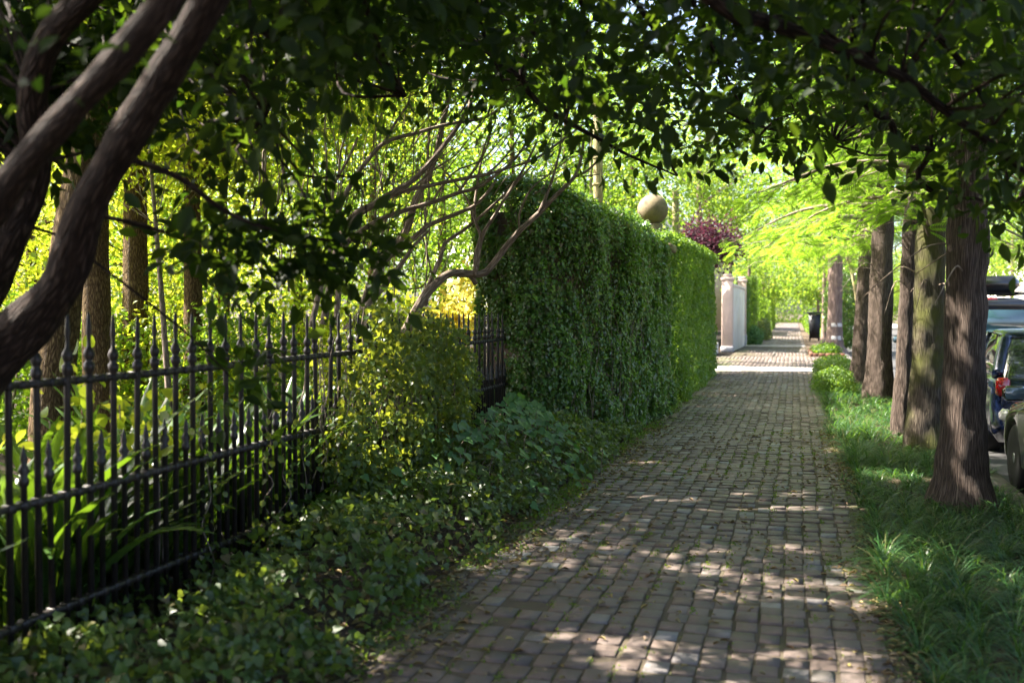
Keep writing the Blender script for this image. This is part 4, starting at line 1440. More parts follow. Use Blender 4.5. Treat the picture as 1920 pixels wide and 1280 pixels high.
for k, (x, y) in enumerate(SP):
    src = protos[k % 3]
    if k < 3:
        r = src
    else:
        r = src.copy()
        COL.objects.link(r)
        for ch in list(src.children):
            c_ = ch.copy()
            COL.objects.link(c_)
            c_.parent = r
    r.location = (x, y, -.02)
    r.rotation_euler = (0, 0, random.uniform(0, 6.28))
    s = random.uniform(.75, 1.12)
    r.scale = (s, s, s)

# low light shrub with round leaves behind the near pickets
lsh = thing('lime_shrub', 'low lime green round leaved shrub behind the nearest pickets', 'shrub', at(170, 585, 5.6) * np.array([1, 1, 0]))
mb, ms = MB(), MB()
pts = np.array([at(random.uniform(40, 300), random.uniform(740, 900), random.uniform(5.2, 6.6)) for _ in range(9)])
clump_leaves(mb, pts, 16, .10, .085, .06, T_OVB, up=.2, gap=True)
for q in pts[::2]:
    ms.tube([np.array([q[0], q[1], -.02]), q * .5 + np.array([q[0] + .05, q[1], 0]) * .5, q], [.010, .004], 5)
mb.build('leaves', M['garden'], lsh)
ms.build('stems', M['bark_twig'], lsh)

# pale posts behind the wall
for px, z, w, top, lab in ((1120, 17, .09, 5.2, 'pale upright pole rising behind the ivy wall under the trees'), (1107, 19, .03, 5.0, 'thin pale pole just left of the thicker pole behind the ivy wall'), (1266, 27, .10, 4.9, 'pale yellowish post rising behind the clipped hedge')):
    b = gpt(px, z)
    mb = MB()
    mb.tube([b, b + np.array([.01, 0, top * .5]), b + np.array([0, 0, top])], [w, w * .95, w * .9], 14, step=.3, bump=.004)
    for q in np.arange(.6, top, .45):
        mb.lathe([(w * 1.0, q), (w * 1.03, q + .015), (w * 1.0, q + .03)], 14, (b[0], b[1], 0))
    o = mb.build('pole', M['bark_pale'], None, True, loc=b)
    tag(o, lab, 'pole')

# ------------------------------------------------------------------ verge grass
mb = MB()
n_t = 0
C, D, Nn, Ls, Ws = [], [], [], [], []
yy = 2.2
while yy < 27.2:
    stepy = .19 if yy < 12 else .22
    for xx in np.arange(PX1 + .12, 1.82, .19):
        x0, y0 = xx + random.gauss(0, .06), yy + random.gauss(0, .06)
        if x0 < PX1 + .07 + .12 * math.sin(y0 * 1.7) * .5:
            if random.random() < .5:
                continue
        near_tree = min((x0 - a) ** 2 + (y0 - b) ** 2 for a, b in ((1.345, 8.88), (1.485, 12.55), (1.36, 13.95), (1.5, 19.45), (1.42, 23.1)))
        if near_tree < .04:
            continue
        big = max(0, 1 - min(((x0 - a) / .5) ** 2 + ((y0 - b) / .8) ** 2 for a, b in ((.72, 15.6), (.70, 11.4), (.75, 13.2), (.7, 18.4))))
        hump = .42 + .75 * big + .6 * float(noise3(np.array([x0, y0, 0.]), .9, 71)) + (.35 if math.sin(y0 * .9 + 2) > .75 and x0 < 1.0 else 0)
        m = int(RNG.integers(44, 76)) if y0 < 12 else int(RNG.integers(20, 34))
        a = RNG.uniform(0, 6.283, m)
        e = RNG.uniform(.4, 1.45, m)
        D.append(np.stack([np.cos(a) * np.cos(e), np.sin(a) * np.cos(e), np.sin(e)], -1))
        # normal chosen so that the blade arches outward and over
        Nn.append(np.stack([-np.cos(a) * np.sin(e), -np.sin(a) * np.sin(e), np.cos(e)], -1))
        C.append(np.array([x0, y0, -.02]) + np.stack([np.cos(a), np.sin(a), 0 * a], -1) * RNG.uniform(0, .045, m)[:, None])
        Ls.append(RNG.uniform(.19, .38, m) * hump)
        Ws.append(RNG.uniform(.005, .010, m) * (1.0 if y0 < 12 else 1.7))
    yy += stepy
leaves(mb, np.concatenate(C), np.concatenate(D), np.concatenate(Nn), np.concatenate(Ls), np.concatenate(Ws), T_BLADE)
tag(mb.build('grass', M['grass']), 'tufted dark green border grass filling the verge under the street trees', 'grass', kind='stuff')

# fallen leaves, twigs and weeds on the bricks
mb = MB()
n = 2600
x = np.concatenate([RNG.uniform(PX0, PX1, 1700), PX0 + np.abs(RNG.normal(0, .20, 2600)), PX1 + .10 - np.abs(RNG.normal(0, .11, 2200))])
y = np.concatenate([RNG.uniform(2, 14, 1700), 2.2 + 12 * RNG.uniform(0, 1, 2600) ** 1.3, 2.2 + 13 * RNG.uniform(0, 1, 2200) ** 1.3])
k = RNG.uniform(size=len(x)) < np.clip(noise3(np.stack([x, y, 0 * x], -1), 2.0, 81) * 2.4 - .4, .15, 1)
x, y = x[k], y[k]
c = np.stack([x, y, und(x, y) + RNG.uniform(.004, .014, len(x))], -1)
a = RNG.uniform(0, 6.28, len(x))
L = RNG.uniform(.018, .058, len(x))
leaves(mb, c, np.stack([np.cos(a), np.sin(a), RNG.normal(0, .15, len(x))], -1), rdir(len(x), (0, 0, 1), .22), L, L * RNG.uniform(.3, .6, len(x)), t_ovate(2, .25, -.12))
x, y = RNG.uniform(-3.2, -2.0, 900), RNG.uniform(2.5, 9, 900)
c = np.stack([x, y, np.full(900, .0) + RNG.uniform(0, .02, 900)], -1)
a = RNG.uniform(0, 6.28, 900)
L = RNG.uniform(.03, .08, 900)
leaves(mb, c, np.stack([np.cos(a), np.sin(a), 0 * a], -1), rdir(900, (0, 0, 1), .25), L, L * .5, t_ovate(2, .25, -.12))
tag(mb.build('leaf_litter', M['litter']), 'scattered dry and yellow fallen leaves on the brick path and its edges', 'leaves', kind='stuff')
mb = MB()
for _ in range(130):
    x0 = random.choice((random.uniform(PX0, PX1), PX1 - abs(random.gauss(0, .08)), PX0 + abs(random.gauss(0, .15))))
    y0 = random.uniform(2.2, 11)
    a = random.uniform(0, 3.14)
    l = random.uniform(.03, .12)
    z0 = float(und(x0, y0)) + .006
    mb.tube([(x0, y0, z0), (x0 + math.cos(a) * l * .5, y0 + math.sin(a) * l * .5, z0 + .006), (x0 + math.cos(a + .3) * l, y0 + math.sin(a + .3) * l, z0)], [.0022, .0014], 4)
tag(mb.build('twig_litter', M['bark_twig']), 'small broken twigs lying on the brick path', 'twigs', kind='stuff')
mb = MB()
n = 2400
ci = RNG.integers(0, 21, n)
bw = (PX1 - PX0) / 20
x = PX0 + ci * bw + RNG.normal(0, .008, n)
y = RNG.uniform(2.5, 16, n)
k = RNG.uniform(size=n) < np.clip(noise3(np.stack([x, y, 0 * x], -1), 1.1, 91) * 3 - 1.05, .05, 1)
x, y = x[k], y[k]
c0 = np.stack([x, y, und(x, y) - .004], -1)
per = 9
c = np.repeat(c0, per, 0) + RNG.normal(size=(len(c0) * per, 3)) * np.array([.012, .028, .003])
L = RNG.uniform(.010, .024, len(c))
leaves(mb, c, rdir(len(c), (0, 0, .8), .8), rdir(len(c), (0, 0, 1), .7), L, L * .6, T_DIA)
n = 1500
y = RNG.uniform(4, 17, n)
x = PX0 + np.abs(RNG.normal(0, .09, n))
k = RNG.uniform(size=n) < np.clip(noise3(np.stack([x, y, 0 * x], -1), 1.8, 95) * 3 - 1.0, .02, 1)
x, y = x[k], y[k]
c = np.repeat(np.stack([x, y, und(x, y) + .01], -1), 5, 0)
c = c + RNG.normal(size=c.shape) * np.array([.04, .04, .014])
L = RNG.uniform(.015, .035, len(c))
leaves(mb, c, rdir(len(c), (0, 0, .5), .8), rdir(len(c), (0, 0, 1), .6), L, L * .7, T_OV)
tag(mb.build('weeds', M['weed']), 'tiny green weeds growing in the joints of the brick path', 'weeds', kind='stuff')


# ------------------------------------------------------------------ vehicles
def loft(stations, npz):
    """stations: list of (y, [(x, z) half section from bottom to top centre])"""
    V, fs = [], []
    m = len(stations[0][1])
    W = 2 * m - 1
    for y, sec in stations:
        row = [(-x, y, z) for x, z in sec] + [(x, y, z) for x, z in sec[-2::-1]]
        V += row
    for i in range(len(stations) - 1):
        for k in range(W - 1):
            a = i * W + k
            fs.append((a, a + W, a + W + 1, a + 1))
        fs.append((i * W + W - 1, (i + 1) * W + W - 1, (i + 1) * W, i * W))
    fs.append(tuple(range(W - 1, -1, -1))[::-1])
    n = len(stations) - 1
    fs.append(tuple(range(n * W, n * W + W))[::-1])
    return V, fs


def car(name, label, loc, rz, spec):
    """a car pointing along +y in its own frame, origin on the road under its middle"""
    t = thing(name, label, 'car', (0, 0, 0), 0)
    L, Wd, H = spec['L'], spec['W'] / 2, spec['H']
    hood, belt, gb = spec['hood'], spec['belt'], spec['clear']
    f = L / 2
    # body: lower shell
    prof = spec['shell']           # (y fraction, top z, half-width factor)
    st = []
    for yf, zt, wf in prof:
        w = Wd * wf
        y = yf * f
        lift = gb + (.10 if abs(yf) > .9 else 0)
        st.append((y, [(w * .90, lift), (w * .985, lift + .12), (w * 1.0, (lift + zt) * .5), (w * .985, zt - .10), (w * .955, zt - .03), (w * .90, zt), (0, zt + .025)]))
    V, fs = loft(st, 7)
    mb = MB()
    mb.add(V, fs)
    body = mb.build('body', spec['paint'], t, True, loc=(0, 0, 0))
    # wheel openings
    cut = MB()
    for yy in spec['axles']:
        for sx in (-1, 1):
            R_ = spec['wr'] + .055
            ring = []
            for xx in (sx * (Wd - .26), sx * (Wd + .2)):
                ring.append([(xx, yy + R_ * math.cos(a), spec['wr'] + R_ * math.sin(a)) for a in np.linspace(0, 2 * math.pi, 28, endpoint=False)])
            n = 28
            vv = ring[0] + ring[1]
            ff = [(k, (k + 1) % n, n + (k + 1) % n, n + k) for k in range(n)] + [tuple(range(n - 1, -1, -1)), tuple(range(n, 2 * n))]
            if sx > 0:
                ff = [q for q in ff]
            cut.add(vv, ff)
    co = cut.build('cutter', None, None)
    import bmesh
    for ob in (body, co):
        bm = bmesh.new()
        bm.from_mesh(ob.data)
        bmesh.ops.recalc_face_normals(bm, faces=bm.faces)
        bm.to_mesh(ob.data)
        bm.free()
    md = body.modifiers.new('b', 'BOOLEAN')
    md.object = co
    md.operation = 'DIFFERENCE'
    md.solver = 'EXACT'
    bpy.context.view_layer.update()
    dg = bpy.context.evaluated_depsgraph_get()
    me = bpy.data.meshes.new_from_object(body.evaluated_get(dg))
    body.modifiers.clear()
    body.data = me
    bpy.data.objects.remove(co)
    # greenhouse: glass block with painted roof and pillars
    gh = spec['cabin']             # (y fraction, base z, top z, half width bottom f, half width top f)
    stg = [(yf * f, [(Wd * wb, zb - .05), (Wd * (wb * .6 + wt * .4), zb + (zt - zb) * .45), (Wd * wt, zt - .035), (Wd * wt * .9, zt - .012), (0, zt)]) for yf, zb, zt, wb, wt in gh]
    V, fs = loft(stg, 5)
    mb = MB()
    mb.add(V, fs)
    mb.build('windows', M['glass'], t, False, loc=(0, 0, 0))
    mb = MB()
    str_ = [(yf * f, [(Wd * wt * 1.012, zt - .055), (Wd * wt * 1.0, zt - .02), (Wd * wt * .88, zt + .008), (0, zt + .022)]) for yf, zb, zt, wb, wt in gh if zt > spec['roofcut']]
    V, fs = loft(str_, 4)
    mb.add(V, fs)
    mb.build('roof', spec['paint'], t, True, loc=(0, 0, 0))
    for yf0, z0, wf0, yf1, z1, wf1, th in spec['pillars']:
        for sx in (-1, 1):
            mb = MB()
            mb.tube([(sx * Wd * wf0, yf0 * f, z0), (sx * Wd * (wf0 + wf1) / 2 * 1.006, (yf0 + yf1) / 2 * f, (z0 + z1) / 2), (sx * Wd * wf1, yf1 * f, z1)], [th, th, th * .8], 8)
            mb.build('pillar', spec.get('pillar_mat', spec['paint']), t, True, loc=(0, 0, 0))
    # wheels
    for yy in spec['axles']:
        for sx in (-1, 1):
            mb = MB()
            wr = spec['wr']
            prof_ = [(wr * .66, -.10), (wr * .90, -.105), (wr * .985, -.085), (wr, -.05), (wr, .05), (wr * .985, .085), (wr * .90, .105), (wr * .66, .10)]
            mb.lathe(prof_, 32)
            w = mb.build('tyre', M['tyre'], None, True)
            w.parent = t
            w.location = (sx * (Wd - .125), yy, wr)
            w.rotation_euler = (0, R(90), 0)
            mb = MB()
            mb.lathe([(wr * .67, .06), (wr * .67, .098), (wr * .62, .10), (wr * .60, .07), (.001, .065)], 32)
            mb.lathe([(wr * .16, .06), (wr * .15, .10), (wr * .08, .105), (.001, .105)], 16)
            for k in range(5):
                a = k * 2 * math.pi / 5
                mb.box((math.cos(a) * wr * .36, math.sin(a) * wr * .36, .085), (wr * .56, .055, .02), a, .006)
            rm = mb.build('rim', M['rim'], None)
            rm.parent = w
            if sx < 0:
                rm.rotation_euler = (R(180), 0, 0)
    # lamps and bumpers
    def part(nm, mat, fn):
        m_ = MB()
        fn(m_)
        return m_.build(nm, mat, t, False, loc=(0, 0, 0))
    rl, hl_ = spec['tail'], spec['head']
    for sx in (-1, 1):
        part('tail_lamp', M['red_lamp'], lambda m_: m_.box((sx * Wd * rl[0], -f * rl[1], rl[2]), (rl[3], .14, rl[4]), 0, .03))
        part('headlight', M['lamp_clear'], lambda m_: m_.box((sx * Wd * hl_[0], f * hl_[1], hl_[2]), (.36, .2, .13), sx * -.35, .04))
        mm = MB()
        mx, my, mz = sx * (Wd + .095), spec['mirror'][0], spec['mirror'][1]
        mm.box((mx, my + .03, mz), (.21, .09, .135), sx * -.12, .04)
        mm.box((sx * (Wd - .02), my + .03, mz - .035), (.10, .05, .045), 0, .015)
        mo = mm.build('mirror', spec.get('mirror_mat', spec['paint']), t, False, loc=(0, 0, 0))
        gm = MB()
        gm.box((mx, my - .018, mz), (.175, .012, .105), sx * -.12, .005)
        gl = gm.build('mirror_glass', M['glass_blue'], None)
        gl.parent = mo
        dh = MB()
        for q in spec['handles']:
            dh.box((sx * (Wd + .004), q, belt - .10), (.03, .20, .03), 0, .01)
        dh.build('door_handle', spec['paint'], t, False, loc=(0, 0, 0))
    part('bumper', spec.get('bumper_mat', spec['paint']), lambda m_: (m_.box((0, -f * .985, gb + .28), (Wd * 1.72, .18, .24), 0, .06), m_.box((0, f * .985, gb + .24), (Wd * 1.6, .16, .20), 0, .06)))
    part('sill', M['trim'], lambda m_: (m_.box((0, 0, gb + .03), (Wd * 1.86, spec['axles'][1] - spec['axles'][0] - .9 if spec['axles'][1] > spec['axles'][0] else 1.6, .12), 0, .03)))
    part('rear_plate', M['lamp_clear'], lambda m_: m_.box((0, -f * 1.012, spec['plate']), (.31, .02, .16), 0, .004))
    if spec.get('brake'):
        b_ = spec['brake']
        part('brake_lamp', M['red_lamp'], lambda m_: m_.box((b_[0], b_[1], b_[2]), (b_[3], .05, b_[4]), 0, .012))
    for nm, mat, fn in spec.get('extra', []):
        part(nm, mat, fn)
    t.location = loc
    t.rotation_euler = (0, 0, rz)
    return t


sedan_shell = [(-1.0, .80, .80), (-.97, .90, .90), (-.90, .955, .95), (-.72, .975, .985), (-.5, .965, 1.0), (-.2, .955, 1.0), (.1, .95, 1.0), (.35, .94, 1.0), (.5, .90, .995), (.7, .85, .98), (.85, .79, .95), (.95, .71, .89), (1.0, .58, .78)]
sedan_cab = [(-.80, .93, .95, .82, .76), (-.62, .94, 1.22, .88, .72), (-.42, .94, 1.405, .90, .69), (-.15, .94, 1.45, .91, .70), (.12, .93, 1.425, .91, .70), (.28, .92, 1.25, .90, .73), (.47, .90, .93, .86, .80)]
near = dict(L=4.6, W=1.80, H=1.45, hood=.9, belt=.94, clear=.17, shell=sedan_shell, cabin=sedan_cab, roofcut=1.3, axles=(-1.32, 1.36), wr=.325, paint=M['paint_grey'],
            pillars=[(.44, .93, .86, .13, 1.40, .70, .035), (-.14, .94, .92, -.15, 1.42, .71, .035), (-.74, .95, .85, -.40, 1.38, .70, .05)], tail=(.80, .965, .80, .34, .16), head=(.76, .93, .66), mirror=(.72, .99), handles=(.25, -.75), plate=.62)
car('parked_car', 'dark silver car parked at the kerb, nearest, with its wing mirror showing', (2.91, 9.12, -.122), 0, near)
hatch_shell = [(-1.0, .78, .86), (-.97, .90, .93), (-.90, .95, .97), (-.72, .96, .99), (-.5, .955, 1.0), (-.2, .95, 1.0), (.1, .94, 1.0), (.35, .93, 1.0), (.52, .89, .99), (.72, .84, .97), (.87, .78, .94), (.96, .70, .88), (1.0, .58, .78)]
hatch_cab = [(-.95, .93, .96, .86, .78), (-.86, .94, 1.22, .88, .74), (-.74, .94, 1.43, .89, .71), (-.35, .94, 1.50, .91, .72), (.0, .93, 1.48, .91, .72), (.20, .92, 1.32, .90, .74), (.45, .90, .93, .86, .80)]
blue = dict(L=4.1, W=1.75, H=1.5, hood=.9, belt=.94, clear=.17, shell=hatch_shell, cabin=hatch_cab, roofcut=1.35, axles=(-1.25, 1.25), wr=.315, paint=M['paint_blue'],
            pillars=[(.42, .93, .86, .05, 1.45, .72, .035), (-.2, .94, .92, -.22, 1.46, .73, .035), (-.88, .95, .87, -.72, 1.42, .715, .085)], tail=(.86, .965, .84, .15, .22), head=(.78, .93, .66), mirror=(.70, .98), handles=(.3, -.6), plate=.62)
car('parked_car', 'blue hatchback parked in front of the silver car behind the nearest trunk', (3.12, 14.85, -.122), 0, blue)
suv_shell = [(-1.0, .98, .92), (-.985, 1.08, .95), (-.93, 1.12, .985), (-.7, 1.13, 1.0), (-.3, 1.12, 1.0), (.1, 1.12, 1.0), (.38, 1.11, 1.0), (.5, 1.09, 1.0), (.75, 1.05, .985), (.9, 1.0, .96), (.97, .92, .92), (1.0, .78, .86)]
suv_cab = [(-.975, 1.10, 1.13, .90, .86), (-.955, 1.10, 1.50, .90, .82), (-.93, 1.10, 1.90, .90, .80), (-.5, 1.10, 1.96, .92, .80), (.05, 1.10, 1.93, .92, .80), (.22, 1.09, 1.62, .91, .82), (.42, 1.08, 1.12, .89, .85)]
suv = dict(L=4.7, W=1.90, H=1.96, hood=1.1, belt=1.10, clear=.24, shell=suv_shell, cabin=suv_cab, roofcut=1.8, axles=(-1.38, 1.42), wr=.38, paint=M['paint_black'],
           pillars=[(.40, 1.10, .89, .06, 1.9, .80, .045), (-.12, 1.1, .92, -.14, 1.92, .81, .05), (-.95, 1.12, .895, -.925, 1.88, .80, .07)], tail=(.90, .985, 1.02, .16, .34), head=(.78, .96, .85), mirror=(.85, 1.18), handles=(.3, -.8), plate=.75,
           brake=(.02, -2.24, 1.93, .34, .05),
           extra=[('tailgate_frame', M['paint_black'], lambda m_: (m_.box((0, -2.315, 1.84), (1.50, .05, .16), 0, .02), m_.box((0, -2.325, 1.19), (1.56, .05, .26), 0, .02), m_.box((-.71, -2.318, 1.52), (.13, .05, .48), 0, .02), m_.box((.71, -2.318, 1.52), (.13, .05, .48), 0, .02), m_.box((-.12, -2.316, 1.52), (.045, .04, .48), 0, .01))),
                  ('rear_screen', M['glass_teal'], lambda m_: m_.box((0, -2.305, 1.53), (1.30, .03, .47), 0, .005)),
                  ('wiper', M['trim'], lambda m_: m_.box((.0, -2.30, 1.45), (.03, .03, .62), 0, .008)),
                  ('roof_rack', M['trim'], lambda m_: (m_.box((-.62, -.9, 2.03), (.05, 2.2, .05), 0, .015), m_.box((.62, -.9, 2.03), (.05, 2.2, .05), 0, .015), m_.box((0, -1.6, 2.05), (1.4, .06, .04), 0, .01), m_.box((0, -.3, 2.05), (1.4, .06, .04), 0, .01))),
                  ('roof_box', M['paint_black'], lambda m_: m_.box((.25, -1.0, 2.20), (.75, 1.5, .27), 0, .09))])
car('parked_car', 'tall black off-roader with a roof box parked farthest along the kerb', (3.02, 20.2, -.122), 0, suv)

post = thing('rusty_post', 'thin rusty metal post between the first two street tree trunks', 'post', (1.62, 11.9, -.02))
mb = MB()
mb.tube([(1.62, 11.9, -.05), (1.628, 11.9, 1.5), (1.64, 11.9, 2.7)], [.030, .029, .028], 10, step=.2, bump=.003)
mb.build('shaft', M['rust'], post, True)
mb = MB()
mb.lathe([(.034, 2.69), (.036, 2.72), (.02, 2.74), (.001, 2.745)], 10, (1.64, 11.9, 0))
mb.build('cap', M['rust'], post)

# ------------------------------------------------------------------ far end of the path
def pierf(px0, px1, z, top, mat, lab, plinth):
    a, b = gpt(px0, z), gpt(px1, z)
    w = abs(b[0] - a[0])
    c = (a + b) / 2
    t = thing('stucco_pier', lab, 'pier', (c[0], c[1] + w / 2, 0), 0, None)
    mb = MB()
    mb.box((c[0], c[1] + w / 2, top / 2 - .05), (w, w, top), 0, .015)
    mb.build('shaft', M[mat], t)
    mb = MB()
    mb.box((c[0], c[1] + w / 2, top - .02), (w * 1.18, w * 1.18, .14), 0, .02)
    mb.box((c[0], c[1] + w / 2, top + .12), (w * .9, w * .9, .14), 0, .05)
    mb.build('cap', M[mat], t)
    mb = MB()
    mb.box((c[0], c[1] + w / 2, plinth / 2), (w * 1.16, w * 1.16, plinth), 0, .015)
    mb.build('plinth', M['plinth'], t)
    return c


c1 = pierf(1353, 1374, 40.0, 2.95, 'stucco_pink', 'pinkish stucco gate pier nearest the clipped hedge end', .22)
c2 = pierf(1383, 1399, 47.5, 3.1, 'stucco_pink', 'farther pinkish stucco pier with a grey plinth and cap', .5)
wt_ = thing('white_garden_wall', 'white rendered garden wall between the two pinkish piers', 'wall', ((c1[0] + c2[0]) / 2, (c1[1] + c2[1]) / 2, 0))
mb = MB()
d = c2 - c1
L = np.linalg.norm(d[:2])
mid = (c1 + c2) / 2
mb.box((mid[0] + .05, mid[1] + .2, 1.30), (.2, L - .75, 2.7), -math.atan2(d[0], d[1]), .01)
mb.build('render', M['stucco_white'], wt_)
mb = MB()
mb.box((mid[0] + .05, mid[1] + .2, 2.70), (.3, L - .75, .10), -math.atan2(d[0], d[1]), .02)
mb.build('coping', M['stucco_white'], wt_)

gate = thing('iron_gate', 'black iron gate at the end of the clipped hedge before the piers', 'gate', (-3.1, 37.5, 0))
mb = MB()
for yy in np.arange(36.0, 39.6, .13):
    mb.lathe([(.014, .4), (.014, 2.6), (.025, 2.64), (.001, 2.8)], 6, (-3.02, yy, 0))
mb.build('bars', M['iron_black'], gate)
mb = MB()
for z in (.5, 1.3, 2.45):
    mb.box((-3.02, 37.8, z), (.05, 3.7, .05), 0, .006)
mb.build('rails', M['iron_black'], gate)
mb = MB()
mb.box((-3.02, 37.8, .2), (.32, 3.8, .42), 0, .02)
mb.build('plinth', M['stucco_white'], gate)

# clipped columns / hedges beyond the piers and bushes at their feet
def bush(name, lab, c, rad, n, L, mat, cat='shrub', group=None, boxy=False, stem=True):
    t = thing(name, lab, cat, (c[0], c[1], -.02), 0, group)
    c = np.asarray(c, float)
    rad = np.asarray(rad, float)
    if boxy:
        p = RNG.uniform(-1, 1, (n, 3))
        ax = RNG.integers(0, 3, n)
        p[np.arange(n), ax] = np.sign(p[np.arange(n), ax]) * RNG.uniform(.86, 1.03, n)
    else:
        p = rdir(n) * (RNG.uniform(.3, 1, n) ** .4)[:, None]
        p *= (.75 + .5 * noise3(p, 2.2, int(abs(c[1])) % 40))[:, None]
    q = c + p * rad
    k = q[:, 2] > 0
    q, p = q[k], p[k]
    mb = MB()
    s = RNG.uniform(.7, 1.3, len(q)) * L
    leaves(mb, q, rdir(len(q), (0, 0, -.2)), unit(p + RNG.normal(size=p.shape) * .5 + np.array([0, 0, .3])), s, s * .65, T_OV if L < .1 else T_DIA)
    mb.build('foliage', M[mat], t)
    ms = MB()
    for _ in range(4):
        e = c + rdir(1)[0] * rad * .7
        e[2] = max(e[2], .2)
        ms.tube([(c[0] + random.uniform(-.1, .1), c[1] + random.uniform(-.1, .1), -.05), (np.array([c[0], c[1], 0]) + e) / 2, e], [.03, .008], 5)
    ms.build('stems', M['bark_twig'], t)
    return t


bush('clipped_hedge', 'narrow upright clipped hedge right after the farther pinkish pier', (-2.45, 51.5, 1.62), (.28, 1.6, 1.65), 9000, .09, 'hedge', 'hedge', boxy=True)
bush('clipped_hedge', 'darker clipped hedge panel further along the left of the path', (-2.35, 59, 1.7), (.3, 4.0, 1.75), 11000, .10, 'garden_deep', 'hedge', boxy=True)
bush('low_shrub', 'bluish green low shrub at the foot of the far clipped hedge', (-1.95, 51, .35), (.5, 1.4, .55), 3000, .08, 'vine')
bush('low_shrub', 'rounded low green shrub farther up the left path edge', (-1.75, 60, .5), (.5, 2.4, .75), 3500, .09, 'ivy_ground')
bush('dark_shrub', 'dark glossy shrub behind the whitewash banded tree', (2.15, 45, 1.7), (.95, 1.6, 1.95), 9000, .11, 'ivy')
bush('verge_shrub', 'tufty green plant at the foot of the whitewash banded tree', (1.15, 40.0, .14), (.55, .9, .26), 1600, .09, 'garden_deep')
bush('verge_shrub', 'bright green leafy plant at the far corner of the grass verge', (.95, 25.6, .22), (.55, 1.3, .36), 4200, .055, 'hedge')
bush('verge_shrub', 'leafy green plant beside the path under the reddish trunk', (.78, 20.6, .2), (.42, 1.1, .32), 3400, .05, 'hedge')

mb = MB()
tedge = thing('brick_edging', 'low red brick edging round the far tree bed', 'edging', (.72, 40, 0))
for k, yy in enumerate(np.arange(38.0, 42.5, .23)):
    mb.box((.60, yy, .04), (.11, .21, .12), random.gauss(0, .05), .01)
for xx in np.arange(.74, 1.7, .23):
    mb.box((xx, 37.95, .04), (.21, .11, .12), random.gauss(0, .05), .01)
mb.build('bricks', M['rust'], tedge)

bush('clipped_hedge', 'long low hedge running to the far end of the left path edge', (-2.4, 86, 1.2), (.45, 18, 1.3), 12000, .16, 'garden_deep', 'hedge', boxy=True)
bush('verge_shrub', 'row of leafy shrubs along the far right edge of the path', (1.5, 86, .7), (.75, 20, 1.0), 12000, .16, 'garden_deep')
bush('garden_shrub', 'low green shrub at the foot of the furrowed garden trunk', gpt(140, 12.2) + np.array([0, 0, .6]), (1.2, .8, 1.1), 4200, .075, 'garden_deep')
bush('garden_shrub', 'low lime shrub between the two garden trunks behind the fence', gpt(300, 12.6) + np.array([0, 0, .7]), (1.2, .8, 1.2), 4200, .075, 'garden')
bush('garden_shrub', 'low green shrub behind the fence under the hanging dark leaves', gpt(430, 11.6) + np.array([0, 0, .6]), (1.0, .8, 1.1), 3600, .075, 'garden_deep')
bush('garden_shrub', 'low lime shrub behind the fence at the base of the bare branches', gpt(560, 12.4) + np.array([0, 0, .7]), (1.2, .8, 1.2), 4200, .075, 'garden')
bush('garden_shrub', 'low lime shrub behind the creeper covered part of the fence', gpt(730, 13.2) + np.array([0, 0, .7]), (1.2, .8, 1.2), 4200, .075, 'garden')
bush('garden_shrub', 'low green shrub at the far left behind the leaning limb', gpt(10, 11.6) + np.array([0, 0, .7]), (1.2, .8, 1.2), 4200, .075, 'garden_deep')
# wheeled bin
bx, by = 1.06, 58.0
bn = thing('wheelie_bin', 'black wheeled rubbish bin standing at the right edge of the far path', 'bin', (bx, by, 0))
mb = MB()
V = []
for z, w, d in ((.14, .52, .50), (1.50, .66, .74)):
    V += [(bx - w / 2, by - d / 2, z), (bx + w / 2, by - d / 2, z), (bx + w / 2, by + d / 2, z), (bx - w / 2, by + d / 2, z)]
mb.add(V, [(3, 2, 1, 0), (4, 5, 6, 7), (0, 1, 5, 4), (1, 2, 6, 5), (2, 3, 7, 6), (3, 0, 4, 7)])
mb.box((bx, by - .37, .9), (.36, .03, .9), 0, .012)
mb.build('body', M['bin'], bn)
mb = MB()
mb.box((bx, by - .02, 1.56), (.82, .86, .10), 0, .03)
mb.box((bx, by + .42, 1.55), (.6, .08, .06), 0, .02)
mb.build('lid', M['bin'], bn)
for sx in (-1, 1):
    mb = MB()
    mb.lathe([(.05, -.04), (.15, -.04), (.16, 0), (.15, .04), (.05, .04)], 18)
    w = mb.build('wheel', M['tyre'], None, True)
    w.parent = bn
    w.location = (sx * .24, .2, .14)
    w.rotation_euler = (0, R(90), 0)

# crepe myrtle with pale yellow stems
cm = thing('pale_stemmed_tree', 'slender tree with several pale yellow stems behind the leaning dark trunk', 'tree', (1.75, 27.5, 0))
mb = MB()
for dx, tx in ((0, -.75), (.06, -.25), (.12, .1), (-.05, -.45)):
    mb.tube([(1.75 + dx, 27.5, -.05), (1.72 + dx * 1.4, 27.5, 1.3), (1.7 + dx * 2 + tx * .35, 27.5, 2.6), (1.7 + dx * 2 + tx, 27.6, 4.2), (1.7 + dx * 2 + tx * 1.6, 27.8, 6)], [.07, .055, .045, .035, .012], 10, step=.2, bump=.005)
mb.build('stems', M['bark_pale'], cm, True)
mb = MB()
clump_leaves(mb, crown_points((1.2, 27.8, 5.4), (1.8, 1.8, 1.5), 70), 110, .3, .10, .05, T_DIA)
mb.build('crown', M['far'], cm)

# purple leaved tree and house behind the left wall
tree('purple_leaf_tree', 'dark purple leaved tree showing above the clipped hedge', gpt(1318, 30), 4.2, .08, gpt(1322, 30) + np.array([.15, .3, 3.75]), (.8, .8, .55), 46, 120, .2, .10, .06, 'purple', 'bark_dark', nlimb=10, gap=False)


